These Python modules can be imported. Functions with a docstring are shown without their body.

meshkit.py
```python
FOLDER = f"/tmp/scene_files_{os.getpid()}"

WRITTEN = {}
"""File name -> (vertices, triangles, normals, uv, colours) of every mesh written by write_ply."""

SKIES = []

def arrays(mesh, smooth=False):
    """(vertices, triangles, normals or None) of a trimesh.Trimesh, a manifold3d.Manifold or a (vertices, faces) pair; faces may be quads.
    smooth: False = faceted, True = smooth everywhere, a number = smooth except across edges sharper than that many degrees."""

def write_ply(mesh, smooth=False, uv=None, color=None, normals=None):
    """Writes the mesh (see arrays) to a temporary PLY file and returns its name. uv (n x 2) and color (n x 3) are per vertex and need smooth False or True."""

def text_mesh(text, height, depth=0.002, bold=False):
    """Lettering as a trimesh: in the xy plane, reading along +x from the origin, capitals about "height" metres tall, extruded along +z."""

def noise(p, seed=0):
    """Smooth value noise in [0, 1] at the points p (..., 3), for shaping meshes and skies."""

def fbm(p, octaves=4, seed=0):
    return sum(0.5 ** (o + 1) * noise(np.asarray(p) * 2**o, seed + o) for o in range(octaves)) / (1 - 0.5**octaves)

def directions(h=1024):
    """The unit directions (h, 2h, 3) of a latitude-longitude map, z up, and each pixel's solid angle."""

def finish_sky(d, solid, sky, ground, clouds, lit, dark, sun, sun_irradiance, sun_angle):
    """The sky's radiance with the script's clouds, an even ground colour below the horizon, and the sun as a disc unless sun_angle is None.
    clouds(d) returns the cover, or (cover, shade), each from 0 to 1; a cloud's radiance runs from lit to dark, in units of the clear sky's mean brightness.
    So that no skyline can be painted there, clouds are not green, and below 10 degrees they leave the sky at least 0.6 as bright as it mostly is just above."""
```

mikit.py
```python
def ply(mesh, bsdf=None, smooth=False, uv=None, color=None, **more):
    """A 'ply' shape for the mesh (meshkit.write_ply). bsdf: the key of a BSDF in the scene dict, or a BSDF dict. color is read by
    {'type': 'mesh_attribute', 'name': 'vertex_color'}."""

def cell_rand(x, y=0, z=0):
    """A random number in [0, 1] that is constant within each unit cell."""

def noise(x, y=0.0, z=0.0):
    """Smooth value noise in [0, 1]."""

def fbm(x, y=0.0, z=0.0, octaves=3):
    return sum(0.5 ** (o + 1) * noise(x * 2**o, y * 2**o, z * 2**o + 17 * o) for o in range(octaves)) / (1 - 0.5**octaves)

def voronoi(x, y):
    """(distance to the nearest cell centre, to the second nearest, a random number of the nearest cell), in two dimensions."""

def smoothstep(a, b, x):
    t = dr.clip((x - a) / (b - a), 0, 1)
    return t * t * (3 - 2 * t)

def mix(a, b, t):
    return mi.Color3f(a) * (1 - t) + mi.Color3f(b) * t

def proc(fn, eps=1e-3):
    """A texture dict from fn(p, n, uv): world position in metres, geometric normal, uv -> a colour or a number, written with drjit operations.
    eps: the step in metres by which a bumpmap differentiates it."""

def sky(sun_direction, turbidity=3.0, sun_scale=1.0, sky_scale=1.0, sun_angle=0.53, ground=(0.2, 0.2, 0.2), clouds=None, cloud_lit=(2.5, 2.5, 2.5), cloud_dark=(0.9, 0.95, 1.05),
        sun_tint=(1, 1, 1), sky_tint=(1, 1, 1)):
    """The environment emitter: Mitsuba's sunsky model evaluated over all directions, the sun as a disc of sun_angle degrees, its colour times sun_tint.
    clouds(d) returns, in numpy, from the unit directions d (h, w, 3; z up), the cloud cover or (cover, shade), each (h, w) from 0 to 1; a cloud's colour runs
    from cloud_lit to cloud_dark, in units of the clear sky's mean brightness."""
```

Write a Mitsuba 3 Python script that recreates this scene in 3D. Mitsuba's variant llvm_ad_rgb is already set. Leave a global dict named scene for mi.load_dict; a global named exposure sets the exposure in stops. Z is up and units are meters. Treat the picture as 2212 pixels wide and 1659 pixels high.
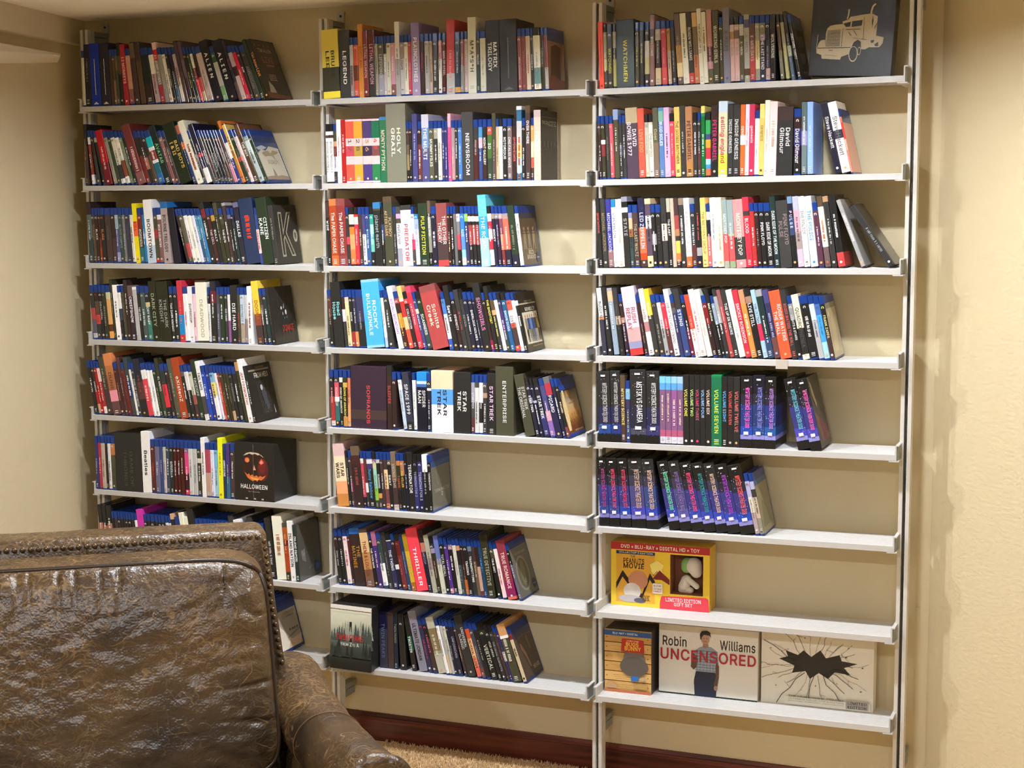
import math, random, glob
import numpy as np, trimesh, manifold3d as m3, drjit as dr, mitsuba as mi
from shapely.geometry import Polygon, Point, LineString
from shapely import affinity
import mikit, meshkit
from mikit import noise, fbm, mix, smoothstep

T = mi.ScalarTransform4f
rng = random.Random(7)
scene, labels = {}, {}

# ------------------------------------------------------------------ camera, light, exposure
CAM = np.array([3.08595, -4.07390, 1.67274])
FWD = np.array([-0.37217991, 0.92083477, -0.11638484]); UP = np.array([-0.03805976, 0.11014654, 0.99318638])
scene['camera'] = {'type': 'perspective', 'fov': 2 * math.degrees(math.atan(1106 / 3381.63)), 'fov_axis': 'x', 'near_clip': 0.05, 'far_clip': 50.0,
                   'to_world': T().look_at(CAM.tolist(), (CAM + FWD).tolist(), UP.tolist())}
NEAR_CANS = [(0.92, -0.72), (1.56, -0.72), (2.40, -0.72), (3.30, -1.75)]       # recessed ceiling lights beside the shelves
FAR_CANS = [(1.0, -3.45), (2.15, -3.45), (3.3, -3.45)]     # and the row in the middle of the room
NEAR_POWER, FAR_POWER = [90.0, 105.0, 120.0, 1.0], [150.0, 160.0, 120.0]
LIGHT = np.array([1.0, 1.045, 1.12])
exposure = 3.25
CEIL = 2.252

# ------------------------------------------------------------------ materials
def lin(h):
    if isinstance(h, str):
        h = h.lstrip('#')
        if len(h) == 3: h = ''.join(c * 2 for c in h)
        v = np.array([int(h[i:i + 2], 16) for i in (0, 2, 4)]) / 255.0
    else: v = np.array(h, float)
    return np.where(v < 0.04045, v / 12.92, ((v + 0.055) / 1.055) ** 2.4)

def rgb(v): return {'type': 'rgb', 'value': [float(x) for x in v]}
VC = {'type': 'mesh_attribute', 'name': 'vertex_color'}
def principled(color, rough, spec=0.5, **k): return {'type': 'principled', 'base_color': color, 'roughness': rough, 'specular': spec, **k}
def two(b): return {'type': 'twosided', 'bsdf': b}
scene['m_gloss'] = two(principled(VC, 0.22, 0.5))        # printed paper behind clear plastic, plastic shells
scene['m_card'] = two(principled(VC, 0.38, 0.45))        # printed board

def wall_colour(p, n, uv):
    f = fbm(p.x * 1.3, p.y * 1.3, p.z * 1.3, 3)
    return mix(lin('#cec19f').tolist(), lin('#c9bb98').tolist(), f)
def wall_bump(p, n, uv): return fbm(p.x * 160, p.y * 160, p.z * 160, 2) * 0.0012
scene['m_wall'] = two({'type': 'bumpmap', 'arbitrary': mikit.proc(wall_bump, 0.001), 'scale': 1.0, 'bsdf': principled(mikit.proc(wall_colour), 0.62, 0.3)})
scene['m_darkwall'] = two(principled(rgb(lin('#3e362e')), 0.6, 0.3))  # unseen walls, dark colour made up to cut the bounced light
scene['m_ceiling'] = two(principled(rgb(lin('#e2ddd0')), 0.7, 0.3))
scene['m_soffit'] = two(principled(rgb(lin('#d2c6ac')), 0.6, 0.3))
scene['m_pale'] = two(principled(rgb(lin('#ded6c4')), 0.45, 0.4))

def carpet_colour(p, n, uv):
    f = fbm(p.x * 60, p.y * 60, 1.0, 3)
    g = noise(p.x * 420, p.y * 420, 3.0)
    return mix(lin('#a98a62').tolist(), lin('#dcc096').tolist(), dr.clip(f * 0.6 + g * 0.5, 0, 1))
scene['m_carpet'] = two(principled(mikit.proc(carpet_colour), 0.95, 0.1, sheen=0.3))

def wood_colour(p, n, uv):
    g = fbm(p.x * 3.0, p.z * 90, p.y * 90, 3)
    return mix(lin('#3a1712').tolist(), lin('#6a3325').tolist(), smoothstep(0.2, 0.8, g))
scene['m_wood'] = two(principled(mikit.proc(wood_colour), 0.3, 0.5))

scene['m_metal'] = two(principled(rgb(lin('#c6c4bd')), 0.36, 0.5, metallic=0.0))
scene['m_shelf'] = two(principled(rgb(lin('#bab9b6')), 0.42, 0.5))
scene['m_bracket'] = two(principled(rgb(lin('#b7b6b2')), 0.42, 0.5))
scene['m_capgrey'] = two(principled(rgb(lin('#858985')), 0.5, 0.4))
scene['m_slot'] = two(principled(rgb(lin('#3b3b36')), 0.6, 0.3))
scene['m_lampbaffle'] = two(principled(rgb([0.55, 0.55, 0.52]), 0.6, 0.3))
scene['m_white'] = two(principled(rgb([0.8, 0.8, 0.78]), 0.5, 0.4))

def leather_colour(p, n, uv):
    wx = (fbm(p.x * 13, p.y * 13, p.z * 13, 3) - 0.5) * 0.13
    wy = (fbm(p.x * 13 + 40, p.y * 13, p.z * 13, 3) - 0.5) * 0.13
    def crack(f, o, w): return 1 - smoothstep(0.0, w, dr.abs(noise((p.x + wx) * f + o, (p.y + wy) * f, (p.z + wx - wy) * f) - 0.5))
    worn = smoothstep(0.40, 0.62, fbm(p.x * 4.2 + 3, p.y * 4.2, p.z * 4.2, 3))
    brk = smoothstep(0.38, 0.60, fbm(p.x * 21, p.y * 21 + 7, p.z * 21, 2))
    v = dr.maximum(0.62 * crack(13.0, 0.0, 0.016) * brk, dr.maximum(0.50 * crack(37.0, 9.0, 0.050) * brk * (0.35 + 0.65 * worn), 0.34 * crack(95.0, 5.0, 0.13) * worn))
    f = fbm(p.x * 6, p.y * 6 + 11, p.z * 6, 3)
    base = mix(lin('#261c14').tolist(), lin('#4e3b23').tolist(), smoothstep(0.25, 0.75, f))
    base = base * (1 - 0.25 * worn) + mi.Color3f(*lin('#5e4529').tolist()) * (0.25 * worn)
    return base * (1 - v) + mi.Color3f(*lin('#94764c').tolist()) * v
def leather_bump(p, n, uv):
    return (fbm(p.x * 42, p.y * 42, p.z * 42, 3) * 0.0034 + noise(p.x * 300, p.y * 300, p.z * 300) * 0.0007)
scene['m_leather'] = two({'type': 'bumpmap', 'arbitrary': mikit.proc(leather_bump, 0.0008), 'scale': 1.0,
                          'bsdf': principled(mikit.proc(leather_colour), 0.36, 0.55, clearcoat=0.2, clearcoat_gloss=0.7)})
scene['m_piping'] = two(principled(rgb(lin('#2e2117')), 0.32, 0.5))
scene['m_welt'] = two(principled(rgb(lin('#6b5336')), 0.4, 0.5))
scene['m_nail'] = two(principled(rgb(lin('#6a5a44')), 0.24, 0.5, metallic=0.85))
scene['m_tag'] = two(principled(rgb(lin('#b3aca0')), 0.3, 0.5))

# ------------------------------------------------------------------ helpers
def numbered(name):
    if not any(k == name or k.startswith(name + '__') for k in USED): USED.add(name); return name
    i = COUNT.get(name, 0) + 1
    while f'{name}_{i:03d}' in USED: i += 1
    COUNT[name] = i; USED.add(f'{name}_{i:03d}'); return f'{name}_{i:03d}'
USED, COUNT = set(), {}

def put(key, mesh, bsdf, smooth=False, color=None, **k):
    scene[key] = mikit.ply(mesh, bsdf, smooth=smooth, color=color, **k); return key
def part(parent, name, mesh, bsdf, smooth=False, color=None, label=None, **k):
    i, key = 0, f'{parent}__{name}'
    if key in scene:
        i = PARTS.get(key, 0) + 1; PARTS[key] = i; key = f'{key}_{i:03d}'
    put(key, mesh, bsdf, smooth, color, **k)
    if label: labels[key] = {'label': label}
    return key
PARTS = {}
def tag(key, label, category, group=None):
    labels[key] = {'label': label, 'category': category}
    if group: labels[key]['group'] = group
def structure(key, mesh, bsdf, label, cat='room', **k):
    put(key, mesh, bsdf, **k); labels[key] = {'label': label, 'category': cat, 'kind': 'structure'}

def box(x0, x1, y0, y1, z0, z1):
    b = trimesh.creation.box((x1 - x0, y1 - y0, z1 - z0)); b.apply_translation([(x0 + x1) / 2, (y0 + y1) / 2, (z0 + z1) / 2]); return b
def cat(ms): return trimesh.util.concatenate(ms)
def extrude_x(poly, x0, x1):
    """poly in (y, z), extruded along x"""
    m = trimesh.creation.extrude_polygon(poly, x1 - x0, engine='earcut')
    v = m.vertices.copy(); m.vertices = np.c_[v[:, 2] + x0, v[:, 0], v[:, 1]]; return m
def extrude_y(poly, y0, y1):
    """poly in (x, z), extruded along y"""
    m = trimesh.creation.extrude_polygon(poly, y1 - y0, engine='earcut')
    v = m.vertices.copy(); m.vertices = np.c_[v[:, 0], v[:, 2] + y0, v[:, 1]]; m.invert(); return m
def hull(pts, r, sub=2):
    s = trimesh.creation.icosphere(subdivisions=sub, radius=1.0).vertices
    rr = np.broadcast_to(r, (len(pts),))
    return trimesh.convex.convex_hull(np.vstack([s * q + np.array(p) for p, q in zip(pts, rr)]))
def rot_x(mesh, M):
    m = mesh.copy(); m.apply_transform(M); return m
def tube(points, radius, sides=8, closed=False):
    p = np.asarray(points, float); n = len(p)
    t = np.roll(p, -1, 0) - np.roll(p, 1, 0) if closed else np.gradient(p, axis=0)
    t /= np.linalg.norm(t, axis=1, keepdims=True) + 1e-12
    a = np.cross(t, [0.31, 0.77, 0.55]); a /= np.linalg.norm(a, axis=1, keepdims=True); b = np.cross(t, a)
    ang = np.arange(sides) * 2 * np.pi / sides
    v = (p[:, None] + radius * (np.cos(ang)[None, :, None] * a[:, None] + np.sin(ang)[None, :, None] * b[:, None])).reshape(-1, 3)
    f = []
    for i in range(n if closed else n - 1):
        j = (i + 1) % n
        for k in range(sides):
            l = (k + 1) % sides
            f += [[i * sides + k, i * sides + l, j * sides + l], [i * sides + k, j * sides + l, j * sides + k]]
    return trimesh.Trimesh(v, f, process=False)

# lettering: flat glyphs cut from the helper font, one unit tall
_font = None
_gl = {}
def glyph(ch):
    global _font
    if ch not in _gl:
        if _font is None:
            from PIL import ImageFont
            _font = ImageFont.truetype(glob.glob('/opt/blender-*/*/datafiles/fonts/Inter.woff2')[0], 96)
        adv = (_font.getlength(ch) + 4) / 70.0
        if ch == ' ': _gl[ch] = (None, None, 0.32)
        else:
            m = meshkit.text_mesh(ch, 1.0, 0.02, bold=True)
            keep = m.triangles_center[:, 2] > 0.015
            f = m.faces[keep]; u = np.unique(f); ix = np.zeros(len(m.vertices), int); ix[u] = np.arange(len(u))
            _gl[ch] = (m.vertices[u][:, :2], ix[f], adv)
    return _gl[ch]
def text2d(s, h):
    """vertices (u, v), faces and length of a line of capitals h tall"""
    V, Fc, x, n = [], [], 0.0, 0
    for ch in s:
        v, f, a = glyph(ch)
        if v is not None:
            V.append(v * h + [x, 0]); Fc.append(f + n); n += len(v)
        x += a * h
    if not V: return np.zeros((0, 2)), np.zeros((0, 3), int), x
    return np.vstack(V), np.vstack(Fc), x

class Art:
    """Flat print on a face: origin O, unit vectors U (reading direction) and V (up), in metres; each later piece lies a hair above the ones before it."""
    def __init__(s, O, U, V, w, h, lift=0.0004):
        s.O, s.U, s.V, s.w, s.h, s.N = np.array(O, float), np.array(U, float), np.array(V, float), w, h, np.cross(U, V)
        s.v, s.f, s.c, s.n, s.k, s.lift = [], [], [], 0, 0, lift
    def add(s, uv, f, col):
        if not len(uv): return
        uv = np.asarray(uv, float)
        P = s.O + uv[:, :1] * s.U + uv[:, 1:] * s.V + s.N * (s.lift + s.k * 0.00009); s.k += 1
        s.v.append(P); s.f.append(np.asarray(f) + s.n); s.n += len(uv)
        col = lin(col) if isinstance(col, str) else np.asarray(col)
        s.c.append(np.broadcast_to(col, (len(uv), 3)))
    def rect(s, u0, v0, u1, v1, col): s.add([[u0 * s.w, v0 * s.h], [u1 * s.w, v0 * s.h], [u1 * s.w, v1 * s.h], [u0 * s.w, v1 * s.h]], [[0, 1, 2], [0, 2, 3]], col)
    def grad(s, u0, u1, stops):
        for (va, ca), (vb, cb) in zip(stops, stops[1:]):
            s.add([[u0 * s.w, va * s.h], [u1 * s.w, va * s.h], [u1 * s.w, vb * s.h], [u0 * s.w, vb * s.h]], [[0, 1, 2], [0, 2, 3]], np.array([lin(ca), lin(ca), lin(cb), lin(cb)])); s.k -= 1
        s.k += 1
    def poly(s, pts, col):
        p = Polygon([(a * s.w, b * s.h) for a, b in pts])
        if not p.is_valid: p = p.buffer(0)
        for g in getattr(p, 'geoms', [p]):
            if g.area > 1e-9:
                v, f = trimesh.creation.triangulate_polygon(g, engine='earcut'); s.add(v, f, col); s.k -= 1
        s.k += 1
    def ell(s, u, v, ru, rv, col, n=28, rot=0.0):
        a = np.arange(n) * 2 * np.pi / n; x, y = ru * np.cos(a), rv * np.sin(a)
        p = np.c_[(u + x * math.cos(rot) - y * math.sin(rot)) * s.w, (v + x * math.sin(rot) + y * math.cos(rot)) * s.h]
        s.add(np.vstack([p, [[u * s.w, v * s.h]]]), [[i, (i + 1) % n, n] for i in range(n)], col)
    def line(s, pts, wd, col):
        g = LineString([(a * s.w, b * s.h) for a, b in pts]).buffer(wd / 2, quad_segs=2)
        for q in getattr(g, 'geoms', [g]):
            v, f = trimesh.creation.triangulate_polygon(q, engine='earcut'); s.add(v, f, col); s.k -= 1
        s.k += 1
    def text(s, t, u, v, h, col, length=None, centre=False, slant=0.0):
        """h and length as shares of the face's height and width; the line starts (or is centred) at u, its foot at v"""
        q, f, L = text2d(t, h * s.h)
        if not len(q): return
        if length: q = q * [length * s.w / L, 1]; L = length * s.w
        q = q + np.c_[q[:, 1] * slant, np.zeros(len(q))] + [u * s.w - (L / 2 if centre else 0), v * s.h]
        s.add(q, f, col)
    def mesh(s): return trimesh.Trimesh(np.vstack(s.v), np.vstack(s.f), process=False), np.vstack(s.c)

# ------------------------------------------------------------------ the room
LW = [(-0.105, 0.165), (-0.105 + 0.126 * 5.9, 0.165 - 5.9)]           # the left wall stands a few degrees out of square
RW = [(2.58, 0.165), (4.55, -1.80), (4.55, -5.735)]
def wall(p, q, z0, z1, th, side):
    p, q = np.array(p), np.array(q); d = (q - p) / np.linalg.norm(q - p); n = np.array([-d[1], d[0]]) * side
    pts = [p - d * th, q + d * th, q + d * th + n * th, p - d * th + n * th]
    m = trimesh.creation.extrude_polygon(Polygon(pts), z1 - z0, engine='earcut'); m.apply_translation([0, 0, z0]); return m
structure('wall_back', box(-0.25, 2.58, 0.165, 0.27, -0.02, CEIL + 0.02), 'm_wall', 'tan painted wall behind the shelves', 'wall')
structure('wall_left', wall(LW[0], LW[1], -0.02, CEIL + 0.02, 0.1, -1), 'm_wall', 'tan painted side wall beyond the armchair', 'wall')
structure('wall_right', wall(RW[0], RW[1], -0.02, CEIL + 0.02, 0.0001, 1), 'm_wall', 'tan painted wall angled forward beside the last upright', 'wall')
structure('wall_side', wall(RW[1], RW[2], -0.02, CEIL + 0.02, 0.1, 1), 'm_darkwall', 'wall beside the camera, made dark brown to soak up bounced light', 'wall')
structure('wall_front', box(0.4, 4.7, -5.83, -5.73, -0.02, CEIL + 0.02), 'm_darkwall', 'wall behind the camera, made dark brown to soak up bounced light', 'wall')
plan = Polygon([(-0.25, 0.27), (2.7, 0.27), (4.75, -1.75), (4.75, -5.85), (0.3, -5.85)])
fl = trimesh.creation.extrude_polygon(plan, 0.06, engine='earcut'); fl.apply_translation([0, 0, -0.06])
structure('floor', fl, 'm_carpet', 'beige carpeted floor', 'floor')
holes = plan
for x, y in NEAR_CANS + FAR_CANS: holes = holes.difference(Point(x, y).buffer(0.062, quad_segs=8))
ce = trimesh.creation.extrude_polygon(holes, 0.09, engine='earcut'); ce.apply_translation([0, 0, CEIL])
structure('ceiling', ce, 'm_ceiling', 'pale flat ceiling', 'ceiling')

# carpet pile along the baseboard: small tufts
pile_v, pile_f = [], []
prng = np.random.default_rng(3)
for i in range(26000):
    x, y = prng.uniform(0.95, 2.0), prng.uniform(-0.62, 0.148)
    h, r, a = prng.uniform(0.006, 0.013), prng.uniform(0.002, 0.0042), prng.uniform(0, 6.28)
    dx, dy = prng.normal(0, 0.004, 2); n0 = 4 * i
    pile_v += [[x + r * math.cos(a + k * 2.094), y + r * math.sin(a + k * 2.094), 0.0] for k in range(3)] + [[x + dx, y + dy, h]]
    pile_f += [[n0, n0 + 1, n0 + 3], [n0 + 1, n0 + 2, n0 + 3], [n0 + 2, n0, n0 + 3]]
put('carpet_pile', trimesh.Trimesh(pile_v, pile_f, process=False), 'm_carpet')
labels['carpet_pile'] = {'label': 'short beige carpet pile along the baseboard', 'category': 'carpet', 'kind': 'stuff'}

bb = Polygon([(0, 0), (-0.016, 0), (-0.016, 0.064), (-0.0135, 0.067), (-0.0145, 0.0705), (-0.0135, 0.074), (-0.010, 0.0765), (-0.0085, 0.081), (-0.006, 0.0845), (0, 0.0855)])
bbp = affinity.translate(bb, 0.165, 0)
structure('baseboard_back', extrude_x(bbp, -0.10, 2.58), 'm_wood', 'dark mahogany baseboard with a beaded top under the shelves', 'baseboard')
def run_board(p, q, flip):
    p, q = np.array(p), np.array(q); L = np.linalg.norm(q - p); m = extrude_x(bb, 0, L); d = (q - p) / L
    M = np.eye(4); M[:2, 0] = d; M[:2, 1] = [-d[1], d[0]]; M[:2, 3] = p; m.apply_transform(M); return m
structure('baseboard_right', run_board(RW[0], RW[1], 1), 'm_wood', 'dark mahogany baseboard under the angled wall', 'baseboard')
structure('baseboard_left', run_board(LW[1], LW[0], 1), 'm_wood', 'dark mahogany baseboard under the side wall', 'baseboard')

# soffit and ledge on the side wall, below the ceiling
def wl(y): return -0.105 + 0.126 * (0.165 - y)
sof = hull([(wl(0.17) - 0.03, 0.17, 2.1805), (wl(0.17) - 0.03, 0.17, 2.30), (wl(0.17) - 0.005, 0.17, 2.1805), (wl(0.17) - 0.005, 0.17, 2.30),
            (wl(-2.6) - 0.03, -2.6, 2.1805), (wl(-2.6) + 0.20, -2.6, 2.1805), (wl(-2.6) - 0.03, -2.6, 2.30), (wl(-2.6) + 0.20, -2.6, 2.30)], 0.009)
structure('trim_1', sof, 'm_soffit', 'rounded tan soffit along the top of the side wall', 'soffit')
led = hull([(-0.036, -0.050, 2.126), (0.046, -0.55, 2.127), (-0.040, -0.045, 2.124), (0.046, -0.55, 2.10), (-0.088, 0.004, 2.112), (-0.04, -0.50, 2.06), (-0.092, 0.004, 2.126), (-0.04, -0.50, 2.127)], 0.004, 2)
put('wall_ledge__board', led, 'm_pale', smooth=30)
tag('wall_ledge', 'pale blunt-ended ledge board under the soffit', 'ledge')

# recessed ceiling lights
def can(x, y, power, word, rec):
    key = numbered('ceiling_light')
    a = np.linspace(0, 2 * np.pi, 33)[:-1]
    def ring(r, z): return np.c_[x + r * np.cos(a), y + r * np.sin(a), np.full(32, z)]
    def loft(rings):
        v = np.vstack(rings); f = []
        for i in range(len(rings) - 1):
            for k in range(32):
                l = (k + 1) % 32; f += [[i * 32 + k, i * 32 + l, i * 32 + 32 + l], [i * 32 + k, i * 32 + 32 + l, i * 32 + 32 + k]]
        return trimesh.Trimesh(v, f, process=False)
    part(key, 'trim_ring', loft([ring(0.0615, CEIL + 0.002), ring(0.078, CEIL - 0.003), ring(0.078, CEIL - 0.001), ring(0.0605, CEIL + 0.006)]), 'm_white')
    part(key, 'baffle', loft([ring(0.0605, CEIL - 0.001), ring(0.0560, CEIL + 0.075)]), 'm_lampbaffle')
    r0 = ring(0.045, CEIL + rec)
    disc = trimesh.Trimesh(np.vstack([r0, [[x, y, CEIL + rec]]]), [[(k + 1) % 32, k, 32] for k in range(32)], process=False)
    part(key, 'lamp', disc, 'm_white', emitter={'type': 'area', 'radiance': rgb(LIGHT * power)})
    tag(key, f'round recessed ceiling light {word}', 'ceiling light')
words = ['over the shelves beside the side wall', 'over the middle of the shelves', 'over the last shelf bay', 'near the angled wall',
         'in the inner row beside the side wall', 'second in the inner row from the side wall', 'third in the inner row from the side wall', 'at the far end of the inner row']
for i, (x, y) in enumerate(NEAR_CANS): can(x, y, NEAR_POWER[i], words[i], 0.020)
for i, (x, y) in enumerate(FAR_CANS): can(x, y, FAR_POWER[i], words[4 + i], 0.012)

# ------------------------------------------------------------------ uprights and shelves
ZROW = [1.97, 1.7265, 1.4858, 1.2443, 1.0051, 0.7646, 0.5217, 0.2778]
BAY = {'L': (0.0, 0.0, 0.0), 'M': (0.8472, 0.0007, 0.0030), 'R': (1.6928, 0.0054, 0.0080)}
SW = 0.8128
BAYNAME = {'L': 'first bay', 'M': 'middle bay', 'R': 'last bay'}
BAYNAME = {'L': 'left bay', 'M': 'middle bay', 'R': 'right bay'}
ROWNAME = ['top', 'second', 'third', 'fourth', 'fifth', 'sixth', 'seventh', 'bottom']

prof = Polygon([(-0.014, 0.0), (-0.014, 0.035), (0.014, 0.035), (0.014, 0.030), (0.0125, 0.030), (0.0125, 0.024), (0.014, 0.024), (0.014, 0.012), (0.0125, 0.012), (0.0125, 0.006), (0.014, 0.006), (0.014, 0.0),
                (0.0042, 0.0), (0.0042, 0.014), (-0.0042, 0.014), (-0.0042, 0.0)])
for i, (xc, ztop, w) in enumerate([(-0.0169, 2.210, 'at the outer end of the left bay'), (0.8297, 2.204, 'between the left and middle bays'), (1.6762, 2.206, 'between the middle and right bays'), (2.5236, 2.206, 'at the end of the shelves beside the angled wall')]):
    key = numbered('shelf_upright')
    m = trimesh.creation.extrude_polygon(prof, ztop, engine='earcut'); m.apply_translation([xc, 0.050, 0.0])
    part(key, 'channel', m, 'm_metal')
    s = box(xc - 0.0035, xc + 0.0035, 0.0625, 0.0642, 0.002, ztop - 0.002); part(key, 'slot_strip', s, 'm_slot')
    for z in (ztop - 0.030, 0.16):
        part(key, 'spacer', cat([box(xc - 0.013, xc + 0.013, 0.085, 0.160, z + 0.012, z + 0.028), box(xc - 0.013, xc + 0.013, 0.085, 0.150, z - 0.012, z + 0.010)]), 'm_capgrey')
    pl = box(xc - 0.012, xc + 0.012, 0.160, 0.165, ztop + 0.004, ztop + 0.030)
    wp = part(key, 'wall_plate', cat([pl, box(xc - 0.012, xc + 0.012, 0.1585, 0.165, ztop - 0.05, ztop + 0.006)]), 'm_bracket')
    a = np.linspace(0, 2 * np.pi, 13)[:-1]
    put(wp + '__screw', trimesh.Trimesh(np.vstack([np.c_[xc + 0.0038 * np.cos(a), np.full(12, 0.1590), ztop + 0.018 + 0.0038 * np.sin(a)], [[xc, 0.1575, ztop + 0.018]]]), [[k, (k + 1) % 12, 12] for k in range(12)], process=False), 'm_slot')
    tag(key, f'tall pale metal shelf upright {w}', 'shelf upright', 'shelf uprights')

def board_profile():
    top, bot = [], []
    d, n = 0.150, 9
    for k in range(n):
        y0 = 0.006 + k * (d - 0.008) / n; y1 = y0 + (d - 0.008) / n
        top += [(y0 + 0.0012, 0.0), (y1 - 0.0012, 0.0), (y1 - 0.0004, -0.0012), (y1 + 0.0004, -0.0012)]
        bot += [(y0 + 0.002, -0.013), (y1 - 0.002, -0.013), (y1 - 0.0012, -0.0115), (y1 + 0.0012, -0.0115)]
    pts = [(0.0, -0.0160), (0.0, -0.001), (0.001, 0.0)] + top[:-2] + [(d, 0.0), (d, -0.013)] + bot[:-2][::-1] + [(0.006, -0.013), (0.006, -0.0160)]
    return Polygon(pts)
BOARD = board_profile()
def bracket(sign):
    """end bracket profile in (x, z): x = 0 at the board's end, growing away from the board"""
    q = [(0, -0.0165), (-0.016, -0.0165), (-0.016, -0.0195), (0.0095, -0.0195), (0.0095, -0.0165), (0.0034, -0.0165), (0.0034, 0.0215), (0.0095, 0.0215), (0.0095, 0.0245), (0.001, 0.0245), (0, 0.0235)]
    return Polygon([(sign * a, b) for a, b in q])
def tilt(m, b, z):
    """lays a mesh modelled level at z = 0, x from the bay's edge, onto shelf level z of bay b"""
    bx, dz, t = BAY[b]; M = np.eye(4); M[:3, 3] = [bx, 0, z + dz - t / 2]; M[2, 0] = t / SW; m.apply_transform(M); return m
def on(b, r):
    bx, dz, t = BAY[b]; M = np.eye(4); M[:3, 3] = [bx, 0, ZROW[r - 1] + dz - t / 2]; M[2, 0] = t / SW; return M
for b in 'LMR':
    for r in range(1, 9):
        key = numbered('shelf')
        part(key, 'board', tilt(extrude_x(BOARD, 0.0, SW), b, ZROW[r - 1]), 'm_shelf')
        for s, x in ((-1, 0.0), (1, SW)):
            m = extrude_y(bracket(s), -0.0015, 0.150) if s > 0 else extrude_y(bracket(s), -0.0015, 0.150)
            m.fix_normals(); m.apply_translation([x, 0, 0])
            bk = part(key, 'end_bracket', tilt(m, b, ZROW[r - 1]), 'm_bracket')
            g = box(x + 0.0036, x + 0.0054, 0.006, 0.148, -0.016, 0.021) if s > 0 else box(x - 0.0054, x - 0.0036, 0.006, 0.148, -0.016, 0.021)
            put(bk + '__side_plate', tilt(g, b, ZROW[r - 1]), 'm_capgrey')
        tag(key, f'white metal shelf with end brackets, {ROWNAME[r - 1]} of the {BAYNAME[b]}', 'shelf', f'shelves of the {BAYNAME[b]}')

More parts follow.
